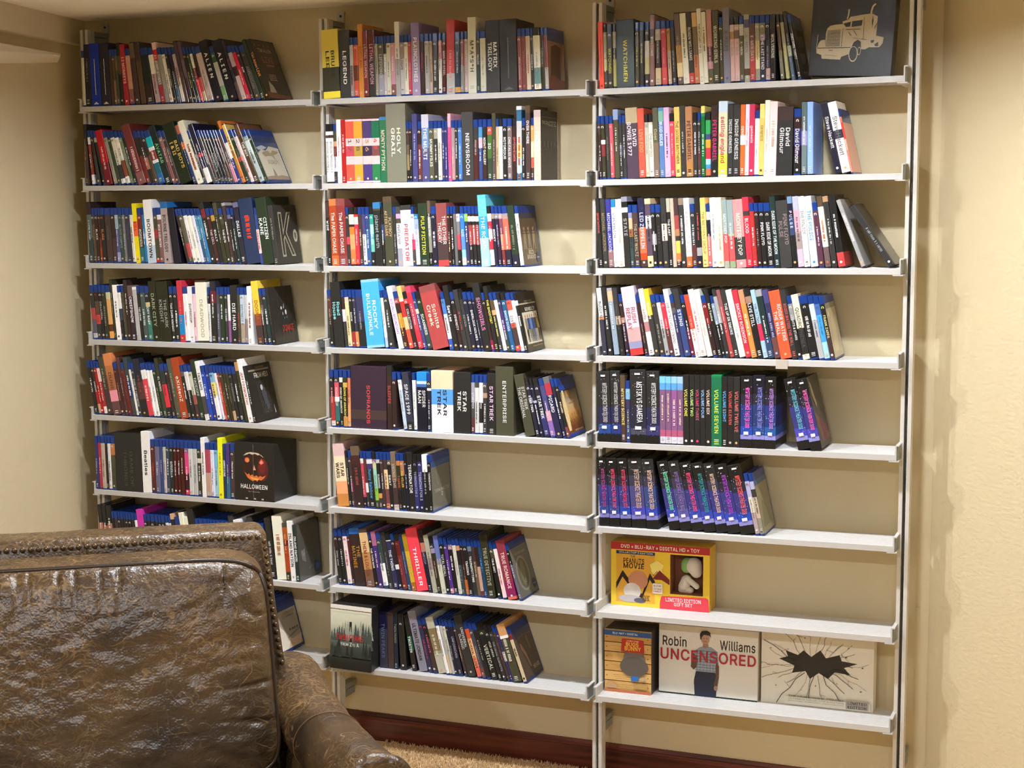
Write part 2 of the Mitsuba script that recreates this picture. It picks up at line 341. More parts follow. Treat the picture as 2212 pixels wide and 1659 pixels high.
# ------------------------------------------------------------------ cases
DEPTH = {'B': 0.135, 'U': 0.135, 'D': 0.135, 'S': 0.138}
def profile(w, d, r, o=0.0, n=4):
    r = min(r, w * 0.45); pts = []
    for cx, cy, a0 in ((w - r, r, -90), (w, d, 0), (0, d, 90), (r, r, 180)):
        if cy == d: pts.append((cx, cy)); continue
        for k in range(n + 1):
            t = math.radians(a0 + 90 * k / n); pts.append((cx + r * math.cos(t), cy + r * math.sin(t)))
    p = np.array(pts)
    if o: p = p + np.sign(p - [w / 2, d / 2]) * o
    return p
def prism(p, slices, inset=0.0008, caps=True):
    """p: outline, counter-clockwise; slices: (z0, z1, colour); colours change sharply"""
    n, V, Fc, Cc, k = len(p), [], [], [], 0
    c = p.mean(0); small = p - np.sign(p - c) * inset
    def ring(q, z, col):
        nonlocal k
        V.append(np.c_[q, np.full(n, z)]); Cc.append(np.broadcast_to(col, (n, 3))); k += n; return k - n
    def strip(a, b):
        for i in range(n):
            j = (i + 1) % n; Fc.extend([[a + i, a + j, b + j], [a + i, b + j, b + i]])
    def cap(q, z, col, up):
        nonlocal k
        a = ring(q, z, col); V.append([[c[0], c[1], z]]); Cc.append([col]); m = k; k += 1
        for i in range(n):
            j = (i + 1) % n; Fc.append([a + i, a + j, m] if up else [a + j, a + i, m])
    for i, (z0, z1, col) in enumerate(slices):
        first, last = i == 0 and caps, i == len(slices) - 1 and caps
        q0 = ring(small if first else p, z0, col)
        if first: q1 = ring(p, z0 + inset, col); strip(q0, q1); q0 = q1
        q2 = ring(p, z1 - inset if last else z1, col); strip(q0, q2)
        if last: q3 = ring(small, z1, col); strip(q2, q3); cap(small, z1, col, True)
        if first: cap(small, z0, col, False)
    return trimesh.Trimesh(np.vstack(V), Fc, process=False), np.vstack(Cc)
def bands(spec, z0, z1):
    out, top = [], z1
    ps = [q.split(':') for q in spec.split('@')]
    cols = [ps[0][0]] + [q[1] for q in ps[1:]]; fr = [0.0] + [float(q[0]) for q in ps[1:]] + [1.0]
    for c, a, b in zip(cols, fr, fr[1:]): out.append((z1 - b * (z1 - z0), z1 - a * (z1 - z0), lin(c)))
    return out[::-1]
NAMES = {'black': '1b1b1c', 'dark grey': '3c3c3c', 'grey': '7c7c7c', 'pale grey': 'b4b4b4', 'white': 'ededed', 'cream': 'e8dcc0', 'tan': 'bfa06c', 'brown': '5e4030', 'dark brown': '33241f', 'maroon': '6a2a2a', 'red': 'c03038',
         'orange': 'e0703c', 'yellow': 'e6cf40', 'olive': '6c7048', 'green': '2a7048', 'teal': '3c8a90', 'pale blue': '8ab4dc', 'blue': '3a66b0', 'navy': '242a54', 'purple': '5a4080', 'pink': 'e688b0', 'magenta': 'c83a90', 'gold': 'd0a848', 'mauve': 'a090a8', 'salmon': 'e88878'}
def colour_name(h):
    h = ''.join(c * 2 for c in h) if len(h) == 3 else h
    v = np.array([int(h[i:i + 2], 16) for i in (0, 2, 4)], float)
    return min(NAMES, key=lambda k: np.linalg.norm((np.array([int(NAMES[k][i:i + 2], 16) for i in (0, 2, 4)]) - v) * [1, 1.2, 0.9]))
def ordinal(n): return f"{n}{'th' if 10 <= n % 100 <= 20 else {1: 'st', 2: 'nd', 3: 'rd'}.get(n % 10, 'th')}"
def main_colour(spec):
    ps = [q.split(':') for q in spec.split('@')]
    cols = [ps[0][0]] + [q[1] for q in ps[1:]]; fr = [0.0] + [float(q[0]) for q in ps[1:]] + [1.0]
    return cols[int(np.argmax(np.diff(fr)))]
SHELL = {'B': lin('17387e'), 'U': lin('1c1c1e'), 'D': lin('1d1d1f')}

def spine_lettering(art_v, art_f, w, title, zc, maxlen, hmax, col, lines=1):
    pass

def spine_art(w, z0, z1, y=-0.0004):
    """print frame of a spine, read from the top down: u runs down, v to the right"""
    return Art((0.0, y, z1), (0, 0, -1), (1, 0, 0), z1 - z0, w, lift=0.00015)
def seeded(*k): return random.Random(repr(k))

def cv_dark(A):
    A.rect(0, 0, 1, 1, '3a322c'); A.poly([(0, .0), (1, .0), (1, .06), (.3, .09), (0, .12)], '6a4030'); A.poly([(.12, .1), (.2, .3), (.34, .22), (.42, .1)], '9a9080')
    A.text('TIM ALLEN', .18, .80, .06, 'a08878', .6); A.text('LIVE', .25, .62, .10, '8a5a40', .5); A.rect(.35, .55, .72, .59, '7a4a38')
    for i in range(4): A.rect(.3, .40 - i * .03, .62, .415 - i * .03, '8a7c6c')
    for i in range(4): A.rect(.1 + i * .2, .9, .13 + i * .2, .93, '8a8070')
def cv_birdy(A):
    A.rect(0, 0, 1, 1, 'bdb8a8'); A.rect(0, .86, 1, 1, '2c3c66'); A.poly([(0, .62), (.2, .70), (.4, .68), (.6, .78), (1, .74), (1, .86), (0, .86)], '3c4c74'); A.poly([(0, .74), (.3, .80), (.5, .75), (.3, .70), (.1, .69)], 'a8b0b8')
    A.poly([(.18, .62), (.3, .66), (.5, .68), (.56, .62), (.7, .69), (.95, .66), (.8, .60), (.66, .58), (.72, .46), (.58, .56), (.4, .56), (.28, .54)], '94866c')
    A.text('BIRDY', .3, .38, .085, '9a947c', .5); A.poly([(0, .0), (1, .0), (1, .10), (.7, .13), (.5, .11), (.42, .3), (.36, .12), (0, .09)], '8e7c70'); A.rect(0, 0, 1, .03, '2c3c66')
def cv_k(A):
    A.rect(0, 0, 1, 1, '34332f')
    A.poly([(.20, .12), (.20, .88), (.36, .88), (.36, .56), (.60, .88), (.78, .88), (.50, .53), (.80, .12), (.62, .12), (.40, .44), (.36, .40), (.36, .12)], 'a39a86')
    A.poly([(.235, .15), (.235, .85), (.325, .85), (.325, .48), (.62, .85), (.70, .85), (.455, .53), (.735, .15), (.65, .15), (.40, .49), (.325, .42), (.325, .15)], '34332f')
    A.ell(.87, .47, .095, .11, 'b8b09e'); A.ell(.87, .47, .05, .06, '6c6a60')
def cv_demon(A):
    A.rect(0, 0, 1, 1, '2a2927'); q = random.Random(5)
    for i in range(26):
        u, v = q.uniform(0, 1), q.uniform(.05, .95); A.line([(u, v), (u + q.uniform(-.05, .05), v - q.uniform(.05, .16))], .0016, q.choice(['3f3d39', '4a4844', '35332f']))
    A.ell(.42, .62, .035, .03, 'c8c4b4'); A.ell(.60, .54, .04, .045, 'd4d0c4'); A.ell(.46, .52, .02, .03, 'aac'); A.poly([(.5, .62), (.55, .70), (.53, .60)], 'bbb'); A.rect(.5, .42, .53, .46, '4a7a88'); A.rect(.6, .43, .63, .47, '4a7a88')
    A.text('DONNIE', .35, .22, .10, 'b03a34', .5, slant=.1)
    for u in (.36, .5, .62, .78): A.poly([(u, .24), (u + .03, .24), (u + .01, .14)], 'b03a34')
def cv_from(A):
    A.rect(0, 0, 1, 1, '262422'); A.rect(.05, .88, .95, .91, '8a8474'); A.rect(.35, .92, .75, .96, '5a564c'); A.text('FROM HELL', .25, .76, .085, 'ddd8cc', .65)
    A.text('LL', .8, .76, .085, '8a3430', .1)
    for i in range(9):
        u = .3 + i * .06; A.line([(u, .70), (u + (.06 if i < 4 else -.03), .40), (u + (.1 if i < 4 else -.05), .12)], .0008, '6e6c66')
    A.poly([(.42, .60), (.52, .64), (.6, .56), (.64, .40), (.68, .2), (.6, .16), (.5, .3), (.44, .46)], '44464e'); A.ell(.47, .58, .05, .05, 'b8b8b8'); A.poly([(.86, .26), (.9, .10), (.87, .09)], 'c8c0a8')
def cv_pumpkin(A):
    A.rect(0, 0, 1, 1, '1e1b19')
    A.ell(.52, .60, .33, .27, '2e1512', 40); A.ell(.72, .55, .14, .19, '571a1a', 30); A.ell(.70, .62, .09, .13, '6e1f1d', 30)
    A.poly([(.22, .78), (.30, .83), (.40, .85), (.50, .845), (.60, .84), (.70, .80), (.75, .765), (.70, .785), (.64, .815), (.60, .80), (.52, .825), (.45, .805), (.38, .825), (.30, .80)], 'c8bca4')
    A.ell(.32, .71, .062, .045, 'd8623a'); A.ell(.325, .705, .042, .03, 'e8854c'); A.poly([(.62, .68), (.69, .745), (.76, .68), (.68, .635)], 'cf5340'); A.poly([(.64, .67), (.69, .72), (.73, .67), (.68, .65)], 'e89078')
    A.poly([(.47, .54), (.50, .63), (.545, .54)], 'd6a07c')
    A.poly([(.24, .51), (.33, .455), (.36, .48), (.40, .44), (.45, .465), (.50, .43), (.56, .455), (.60, .425), (.66, .45), (.70, .43), (.80, .46), (.74, .40), (.66, .365), (.62, .385), (.58, .345), (.52, .37), (.46, .345), (.40, .37), (.33, .40)], 'd9703c')
    A.poly([(.40, .42), (.5, .405), (.6, .40), (.64, .385), (.55, .37), (.45, .375)], 'f0a848')
    A.text('HALLOWEEN', .49, .215, .072, 'ece8e0', .70, True); A.rect(.28, .185, .72, .19, '6a2a26'); A.text('30 YEARS', .49, .155, .016, '9a9488', .3, True)
    for u in (.27, .48, .68): A.rect(u, .03, u + .06, .055, 'b0a898')
    A.rect(.478, .0, .483, .99, '8f8c86')
def cv_pumpkin_side(A): pass
def cv_inland(A):
    A.rect(0, 0, 1, 1, '55534d'); A.poly([(.12, .5), (.3, .55), (.34, .30), (.2, .34)], '7c7674'); q = random.Random(2)
    for i in range(9): A.rect(.15 + .05 * i / 3, .36 + q.random() * .1, .165 + .05 * i / 3, .44 + q.random() * .1, '9a8e90')
    for i in range(12): A.ell(q.uniform(.1, .9), q.uniform(.4, .9), .008, .006, '8c8a80', 6)
    A.ell(.82, .16, .12, .11, '2c4270'); A.ell(.82, .16, .07, .06, '41588a'); A.line([(.4, .16), (.6, .22)], .001, '9a9488')
def cv_desert(A):
    A.rect(0, 0, 1, 1, 'a8a196'); A.rect(0, .85, 1, 1, '243c7c'); A.rect(0, 0, 1, .03, '243c7c'); A.text('LAWRENCE', .3, .75, .05, '8a7264', .6); A.text('OF ARABIA', .32, .68, .05, '8a7264', .55)
    A.poly([(0, .03), (.9, .03), (1, .2), (1, .24), (.6, .2), (.5, .22), (.2, .5), (0, .7)], 'd8bca0'); A.poly([(0, .03), (.3, .03), (.5, .22), (.25, .45), (0, .6)], 'e8dccc'); A.poly([(.35, .25), (.6, .32), (1, .38), (1, .34), (.62, .27)], '8c8070')
    for u in (.5, .62, .72, .84): A.poly([(u, .36), (u + .02, .42), (u + .07, .43), (u + .09, .37), (u + .06, .40), (u + .03, .39)], '4a4038')
    A.poly([(.45, .18), (.5, .13), (.56, .1), (.5, .12)], '6a5a4a')
def cv_rust(A):
    A.rect(0, 0, 1, 1, '8a6a5c'); A.rect(0, .90, 1, 1, '2c4470'); A.poly([(.1, 0), (.16, .5), (.2, .8), (.5, .86), (.8, .8), (.72, .4), (.78, 0)], '4e302a'); A.poly([(0, 0), (1, 0), (1, .25), (.7, .2), (.3, .28), (0, .2)], '7a3c30'); A.poly([(.75, .2), (.95, .9), (1, .9), (1, .2)], 'a08a78')
def cv_pacific(A):
    A.rect(0, 0, 1, 1, '38352f'); A.rect(.05, .90, .95, .905, '6c675c'); A.text('THE', .06, .80, .05, '97907f', .2); A.text('PACIFIC', .28, .78, .07, '97907f', .66)
    for i in range(6): A.line([(.1 + .15 * i, .56), (.16 + .15 * i, .4), (.12 + .15 * i, .2)], .0012, '5c574c')
    for i in range(4): A.ell(.18 + .2 * i, .52, .04, .05, '4e4a41')
def cv_riders(A):
    A.rect(0, 0, 1, 1, '5c4c3c'); A.rect(0, .90, 1, 1, '3a3c48'); A.text('RIO', .5, .20, .075, 'c8bca4', .3, True); A.text('BRAVO', .5, .11, .075, 'c8bca4', .52, True); A.rect(.3, .29, .6, .305, '9a8c74')
    for u in (.2, .45, .72): A.poly([(u - .09, .30), (u - .07, .5), (u - .09, .62), (u, .66), (u + .1, .62), (u + .06, .48), (u + .08, .30), (u + .02, .30), (u, .44), (u - .03, .30)], '8e7a60'); A.ell(u, .70, .05, .04, 'a08a6c'); A.ell(u, .735, .10, .012, '6a5844')
    A.rect(.08, .60, .92, .612, '463828'); A.ell(.87, .13, .10, .10, '2e3a5c'); A.rect(.80, .12, .94, .14, '98a0b8')
def cv_snatch(A):
    A.rect(0, 0, 1, 1, '26241f'); A.rect(.0, .90, 1, .93, 'b0aa98'); A.rect(.35, .945, .8, .975, '6a665c'); A.text('snatch', .58, .77, .085, 'dcd8cc', .6, True)
    A.rect(.07, .12, .95, .745, 'd8cfb8'); A.poly([(.25, .14), (.3, .35), (.4, .3), (.36, .14)], 'e8e4d8')
    for u, c, d in ((.22, '8a8074', '3a3a38'), (.36, '2f4a86', '8a8474'), (.48, '6c86b8', '6a665c'), (.60, '2f4a86', '5c6a80'), (.74, '3a3a36', 'a09888'), (.86, '8a7040', '4a3c30')):
        A.poly([(u - .06, .62), (u + .06, .62), (u + .07, .40), (u - .07, .40)], c); A.poly([(u - .06, .40), (u + .06, .40), (u + .05, .15), (u + .01, .15), (u, .3), (u - .02, .15), (u - .05, .15)], d); A.ell(u, .66, .03, .035, 'b08a70')
    A.rect(.3, .06, .9, .075, '8a6a50')
def cv_golden(A):
    A.grad(0, 1, [(0, '5c3020'), (.2, '9a5a2c'), (.45, 'e0a860'), (.62, 'd0b890'), (.88, '6c5c48')]); A.rect(0, .90, 1, 1, '1f46a4'); A.rect(0, 0, 1, .04, '1f46a4')
    A.poly([(.0, .5), (.1, .9), (.2, .9), (.24, .5), (.2, .1), (.06, .1)], 'f0d8a0'); A.ell(.55, .62, .22, .02, 'b88a54'); A.poly([(.3, .88), (.5, .88), (.56, .74), (.34, .76)], 'c89c58')
    q = random.Random(4)
    for i in range(16): u = .25 + .045 * i; A.line([(u, .08), (u + .03, .2), (u + q.uniform(-.02, .06), q.uniform(.26, .46))], .0014, '5a2c1c')
    A.text('PICARD', .62, .07, .025, 'd8c8a8', .5, True)
def cv_steel(A):
    A.rect(0, 0, 1, 1, '6c6a60'); A.rect(0, .88, 1, 1, '2c4c88'); A.rect(0, 0, 1, .02, '2c4c88'); A.line([(.25, .78), (.34, .5)], .002, '98968c'); A.line([(.5, .78), (.42, .6)], .0014, '8c8a80'); A.text('TERMINATOR', .52, .36, .06, 'aaa89c', .8, True); A.text('2', .52, .26, .08, 'aaa89c', .12, True)
def cv_ellipse(A):
    A.rect(0, 0, 1, 1, '66645c'); A.text('THE TRUMAN', .5, .84, .05, '8c8a80', .7, True); A.ell(.42, .45, .34, .36, '84827a', 40, -.2); A.ell(.42, .45, .28, .31, '5e5a4c', 40, -.2); A.ell(.42, .46, .12, .26, '747056', 30, -.2); A.ell(.46, .30, .04, .06, '9c9a8a'); A.ell(.86, .16, .11, .10, '2e3444'); A.rect(.79, .15, .93, .165, '8a90a0')
def cv_war(A):
    A.rect(0, 0, 1, 1, '4a3c34'); A.rect(0, .88, 1, 1, '27375c'); A.rect(0, 0, 1, .025, '27375c'); A.line([(.05, .8), (.5, .86), (.95, .82)], .002, '6c5c50'); A.poly([(.22, .75), (.3, .7), (.42, .5), (.5, .2), (.44, .2), (.34, .45), (.22, .6)], '9a7664'); A.poly([(.62, .8), (.7, .82), (.74, .5), (.66, .55)], '6c5648'); A.text('WAR', .56, .12, .09, 'b0a088', .36)
def cv_zero(A):
    A.rect(0, 0, 1, 1, '2c2f30'); A.rect(0, .90, 1, 1, '27415c'); A.poly([(.2, .75), (.8, .8), (.9, .6), (.3, .55)], '4c4a44'); A.poly([(.3, .45), (.8, .5), (.75, .3), (.4, .25)], '5a5854'); A.line([(.3, .1), (.8, .14)], .0014, '6c6c6a')
def cv_pale(A): A.rect(0, 0, 1, 1, 'd09080'); A.rect(0, .9, 1, 1, '2c5080')
def cv_cream(A): A.rect(0, 0, 1, 1, 'b8ac90'); A.rect(0, .9, 1, 1, '8a8474'); A.poly([(.2, .1), (.3, .7), (.5, .8), (.7, .5), (.6, .1)], 'c4b89a'); A.ell(.2, .8, .05, .05, 'd8ccb0')
def cv_olive(A): A.rect(0, 0, 1, 1, '8a846c'); A.rect(0, .9, 1, 1, '3c5c8c'); A.poly([(.1, .1), (.3, .6), (.6, .5), (.8, .1)], '767456')
def cv_lights(A):
    A.rect(0, 0, 1, 1, '4e4a46'); q = random.Random(8)
    for i in range(12): A.line([(.1 + .06 * i, .5 - .02 * i), (.35 + .05 * i, .08)], .002, q.choice(['c06a78', 'a05a68', '8a5058']))
    A.poly([(.05, .95), (.2, .9), (.4, .6), (.3, .55), (.1, .75)], '8a7a5c')
def cv_forest(A):
    A.rect(0, 0, 1, 1, '1a1f20'); A.rect(0, .935, 1, 1, 'e6e4da')
    A.grad(0, 1, [(0, '15181a'), (.22, '2c3534'), (.40, '5a645e'), (.52, 'a3aa9c'), (.72, 'c9cdb8'), (.93, 'd8dac6')]); q = random.Random(12)
    def fir(u, v, hh, c):
        A.poly([(u - hh * .22, v), (u - hh * .1, v + hh * .35), (u - hh * .15, v + hh * .35), (u - hh * .06, v + hh * .66), (u - hh * .09, v + hh * .66), (u, v + hh), (u + hh * .09, v + hh * .66), (u + hh * .06, v + hh * .66), (u + hh * .15, v + hh * .35), (u + hh * .1, v + hh * .35), (u + hh * .22, v)], c)
    for i in range(12): fir(.3 + .7 * i / 11, .50, q.uniform(.16, .32), '9aa396')
    for u, v, s in ((.10, .44, .2), (.17, .45, .2), (.22, .46, .22), (.28, .45, .22), (.34, .45, .2), (.62, .40, .34), (.68, .42, .26), (.80, .40, .36), (.87, .38, .32), (.94, .36, .36), (.99, .34, .3), (.04, .40, .2)): fir(u, v, s, '46524e')
    A.grad(0, 1, [(.20, '2c3634'), (.34, '3c4744'), (.44, '606a64')])
    for i in range(16): fir(q.uniform(0, 1), q.uniform(.12, .30), q.uniform(.14, .26), q.choice(['27302f', '1f2727', '323c3a']))
    A.grad(0, 1, [(0, '131617'), (.10, '181d1d'), (.18, '242b2a')]); A.rect(0, .93, 1, .936, '6a5a48')
    A.text('TWIN PEAKS', .48, .465, .085, 'c83038', .68, True); A.text('FROM', .36, .375, .045, 'd8dcd8', .19, True); A.text('Z', .51, .375, .055, 'd8dcd8', .06, True); A.text('TO', .585, .375, .038, 'd8dcd8', .07, True); A.text('A', .68, .375, .055, 'd8dcd8', .06, True)
COVERS = {'cover_' + n: (f, 'side') for n, f in dict(dark=cv_dark, birdy=cv_birdy, k=cv_k, demon=cv_demon, inland=cv_inland, desert=cv_desert, rust=cv_rust, pacific=cv_pacific, riders=cv_riders, snatch=cv_snatch, golden=cv_golden, steel=cv_steel, ellipse=cv_ellipse, war=cv_war, zero=cv_zero, pale=cv_pale, cream=cv_cream, olive=cv_olive, lights=cv_lights).items()}
COVERS['cover_from'] = (cv_from, 'side'); COVERS['cover_pumpkin'] = (cv_pumpkin, 'front'); COVERS['front_forest'] = (cv_forest, 'front')
COVER_WORDS = {
    'cover_dark': 'leaning dark brown tall disc case with white and orange lettering, alone at the row end', 'cover_birdy': 'leaning blue-topped disc case with a pale winged figure on its cover', 'cover_k': 'dark box set with a large outlined letter K on its side',
    'cover_demon': 'dark grey box with red scrawled lettering on its side', 'cover_from': 'black box with dripping white lettering and a pale standing figure on its side', 'cover_pumpkin': 'wide black box set with a glowing carved pumpkin face on its front',
    'cover_inland': 'grey slipcased set with a dark blue oval sticker, beside the armchair', 'cover_desert': 'leaning disc case with pale sand dunes and camels on its cover', 'cover_rust': 'disc case with a rust-red and brown cover below a blue band',
    'cover_pacific': 'thick tan box with pale lettering and a dark brown side', 'cover_riders': 'disc case with a brown cover of three tan figures and a blue oval sticker', 'cover_snatch': 'leaning disc case with a row of standing figures on a cream cover',
    'cover_golden': 'leaning blue-topped disc case with a glowing golden sunset cover', 'cover_steel': 'blue-topped disc case with a plain steel-grey cover at the row end', 'cover_ellipse': 'leaning disc case with a pale oval ring on its grey cover',
    'cover_war': 'leaning disc case with a brown face and the word WAR on its cover', 'cover_zero': 'blue-topped disc case with a charcoal cover, next to the black truck box', 'cover_pale': 'leaning disc case with a red and salmon spine, last on its shelf',
    'cover_cream': 'disc case with yellow lettering and a cream cover, last on its shelf', 'cover_olive': 'disc case with an olive-grey cover after the starry box sets', 'cover_lights': 'leaning starry box set with pink streaks on its side', 'front_forest': 'black box with a white lid and a misty fir forest on its front'}


def make_case(b, r, idx, total, row_y, x, w, h, th, k, spec, title, tc, F, Sx, Y):
    x, w, h = x / 1000, w / 1000, h / 1000
    y = row_y / 1000 if Y is None else Y / 1000
    rr = seeded(b, r, idx)
    thick = k == 'S' and w > 0.03
    base = {'B': 'disc_case', 'U': 'black_disc_case', 'D': 'tall_disc_case', 'S': 'boxed_set' if thick else 'slipcase'}[k]
    kind = {'B': 'disc case', 'U': 'black-topped disc case', 'D': 'tall disc case', 'S': 'thick boxed set' if thick else 'slipcased set'}[k]
    if k == 'B': kind = 'blue-topped disc case'
    key = numbered(base)
    d = DEPTH[k] - rr.uniform(0, 0.001)
    bsdf = 'm_gloss' if k != 'S' or w < 0.016 else 'm_card'
    M = on(b, r)
    R = np.eye(4); t = math.radians(th); R[0, 0] = R[2, 2] = math.cos(t); R[0, 2] = -math.sin(t); R[2, 0] = math.sin(t); R[:3, 3] = [x, y + (0 if Y is not None else rr.uniform(-0.0015, 0.0015)), 0.0002]
    TW = T((M @ R).tolist())
    def P(name, mc, bs): part(key, name, mc[0], bs, color=mc[1], to_world=TW)
    if k == 'S':
        P('box', prism(profile(w, d, 0.0008, n=1), bands(spec, 0.0, h)), bsdf); s0, s1 = 0.0, h
    else:
        P('shell', prism(profile(w, d, 0.0032), [(0.0, h, SHELL[k])]), 'm_gloss')
        s0, s1 = (0.0045, h - 0.0215) if k in 'BU' else (0.003, h - 0.003)
        P('sleeve', prism(profile(w, d - 0.006, 0.0030, 0.00022), bands(spec, s0, s1), inset=0.0002, caps=False), 'm_gloss')
    H = s1 - s0
    A = spine_art(w, s0, s1)
    if Sx == 'stars':
        for q in range(26): A.ell(rr.uniform(0.02, 0.86), rr.uniform(0.08, 0.92), 0.0009 / H, 0.0009 / w, 'dde' if q % 3 else '99b', 6)
        A.rect(0.77, 0.3, 0.815, 0.7, 'dde'); A.poly([(0.885, 0.0), (0.885, 0.3), (0.872, 0.36), (0.90, 0.5), (0.872, 0.64), (0.885, 0.7), (0.885, 1.0), (1.0, 1.0), (1.0, 0.0)], '111')
        A.rect(0.045, 0.32, 0.07, 0.68, 'ddd')
        A.text('VOLUME XVI' if False else title.replace('_', ' '), 0.16, 0.44, 0.34, tc, 0.56)
    elif title == '-':
        A.rect(0.25, 0.46, 0.82, 0.52, tc); A.poly([(0.97, 0.2), (0.97, 0.8), (0.93, 0.5)], tc)
    elif title == '~':
        u = rr.uniform(0.2, 0.42); end = u + rr.uniform(0.28, 0.42); hh = rr.uniform(0.26, 0.42)
        while u < end:
            L = rr.uniform(0.008, 0.02); A.rect(u, 0.5 - hh / 2 + rr.uniform(0, 0.05), u + L, 0.5 + hh / 2 - rr.uniform(0, 0.08), tc); u += L + rr.choice([0.006, 0.006, 0.008, 0.022])
    elif title != '.':
        s = title.replace('_', ' '); ls = [s]
        if ' ' in s and (w > 0.03 or (len(s) > 15 and w > 0.022)) and F != 'cover_pumpkin':
            ws = s.split(' '); cut = min(range(1, len(ws)), key=lambda i: abs(len(' '.join(ws[:i])) - len(' '.join(ws[i:])))); ls = [' '.join(ws[:cut]), ' '.join(ws[cut:])]
        if F != 'cover_pumpkin':
            hm = 0.50 if len(ls) == 1 else 0.30
            for i, q in enumerate(ls):
                nat = text2d(q, hm * w)[2]; L = min(nat, 0.62 * H)
                if L == nat and nat < 0.22 * H: L = min(0.4 * H, nat * 1.25)
                hv = min(hm * w, 0.0105)
                v = 0.5 - hv / w / 2 if len(ls) == 1 else (0.56 if i == 0 else 0.44 - hv / w)
                A.text(q, 0.20 if len(q) > 8 else 0.30, v, hv / w, tc, L / H)
    if k != 'S' or w < 0.03:
        if Sx != 'stars':
            z = rr.random()
            if k in 'BU' and z < 0.7:
                a = np.linspace(0.5, 5.6, 12); ro, ri = min(0.30, 0.0036 / w), min(0.17, 0.0019 / w)
                u0 = 0.065
                A.poly([(u0 + ro * math.cos(q) * w / H, 0.5 + ro * math.sin(q)) for q in a] + [(u0 + ri * math.cos(q) * w / H, 0.5 + ri * math.sin(q)) for q in a[::-1]], tc if z < 0.3 else 'dcdcdc')
            if z < 0.4: A.ell(0.935, 0.5, min(0.26, 0.0034 / w) * w / H, min(0.26, 0.0034 / w), rr.choice(['c9a070', 'cccccc', tc, 'b8b0a0']), 14)
            elif z < 0.85:
                for q in (0.90, 0.925, 0.955): A.rect(q, 0.28, q + 0.014, 0.72, rr.choice(['ccc', tc, 'aaa']))
    if k == 'B': pass
    if A.n: P('title', A.mesh(), bsdf)
    if F in COVERS:
        fn, face = COVERS[F]
        if face == 'side': C_ = Art((w + 0.0003, 0.0, s0), (0, 1, 0), (0, 0, 1), d - 0.006, H, lift=0.0003)
        else: C_ = Art((0.0, 0.0, 0.0), (1, 0, 0), (0, 0, 1), w, h, lift=0.0003)
        fn(C_); P('cover_print', C_.mesh(), bsdf)
    c1, c2 = colour_name(main_colour(spec)), colour_name(tc)
    what = COVER_WORDS.get(F)
    place = f'{BAYNAME[b]}, {ROWNAME[r - 1]} shelf, {ordinal(idx + 1)} from left'
    if what: lab = what
    elif title not in ('.',) and c1 != c2: lab = f'{c1} {kind} with {c2} lettering, {place}'
    else: lab = f'{c1} {kind}, {place}'
    tag(key, lab, {'B': 'disc case', 'U': 'disc case', 'D': 'disc case', 'S': 'box set'}[k], f'discs on the {ROWNAME[r - 1]} shelf of the {BAYNAME[b]}')
    return key, TW

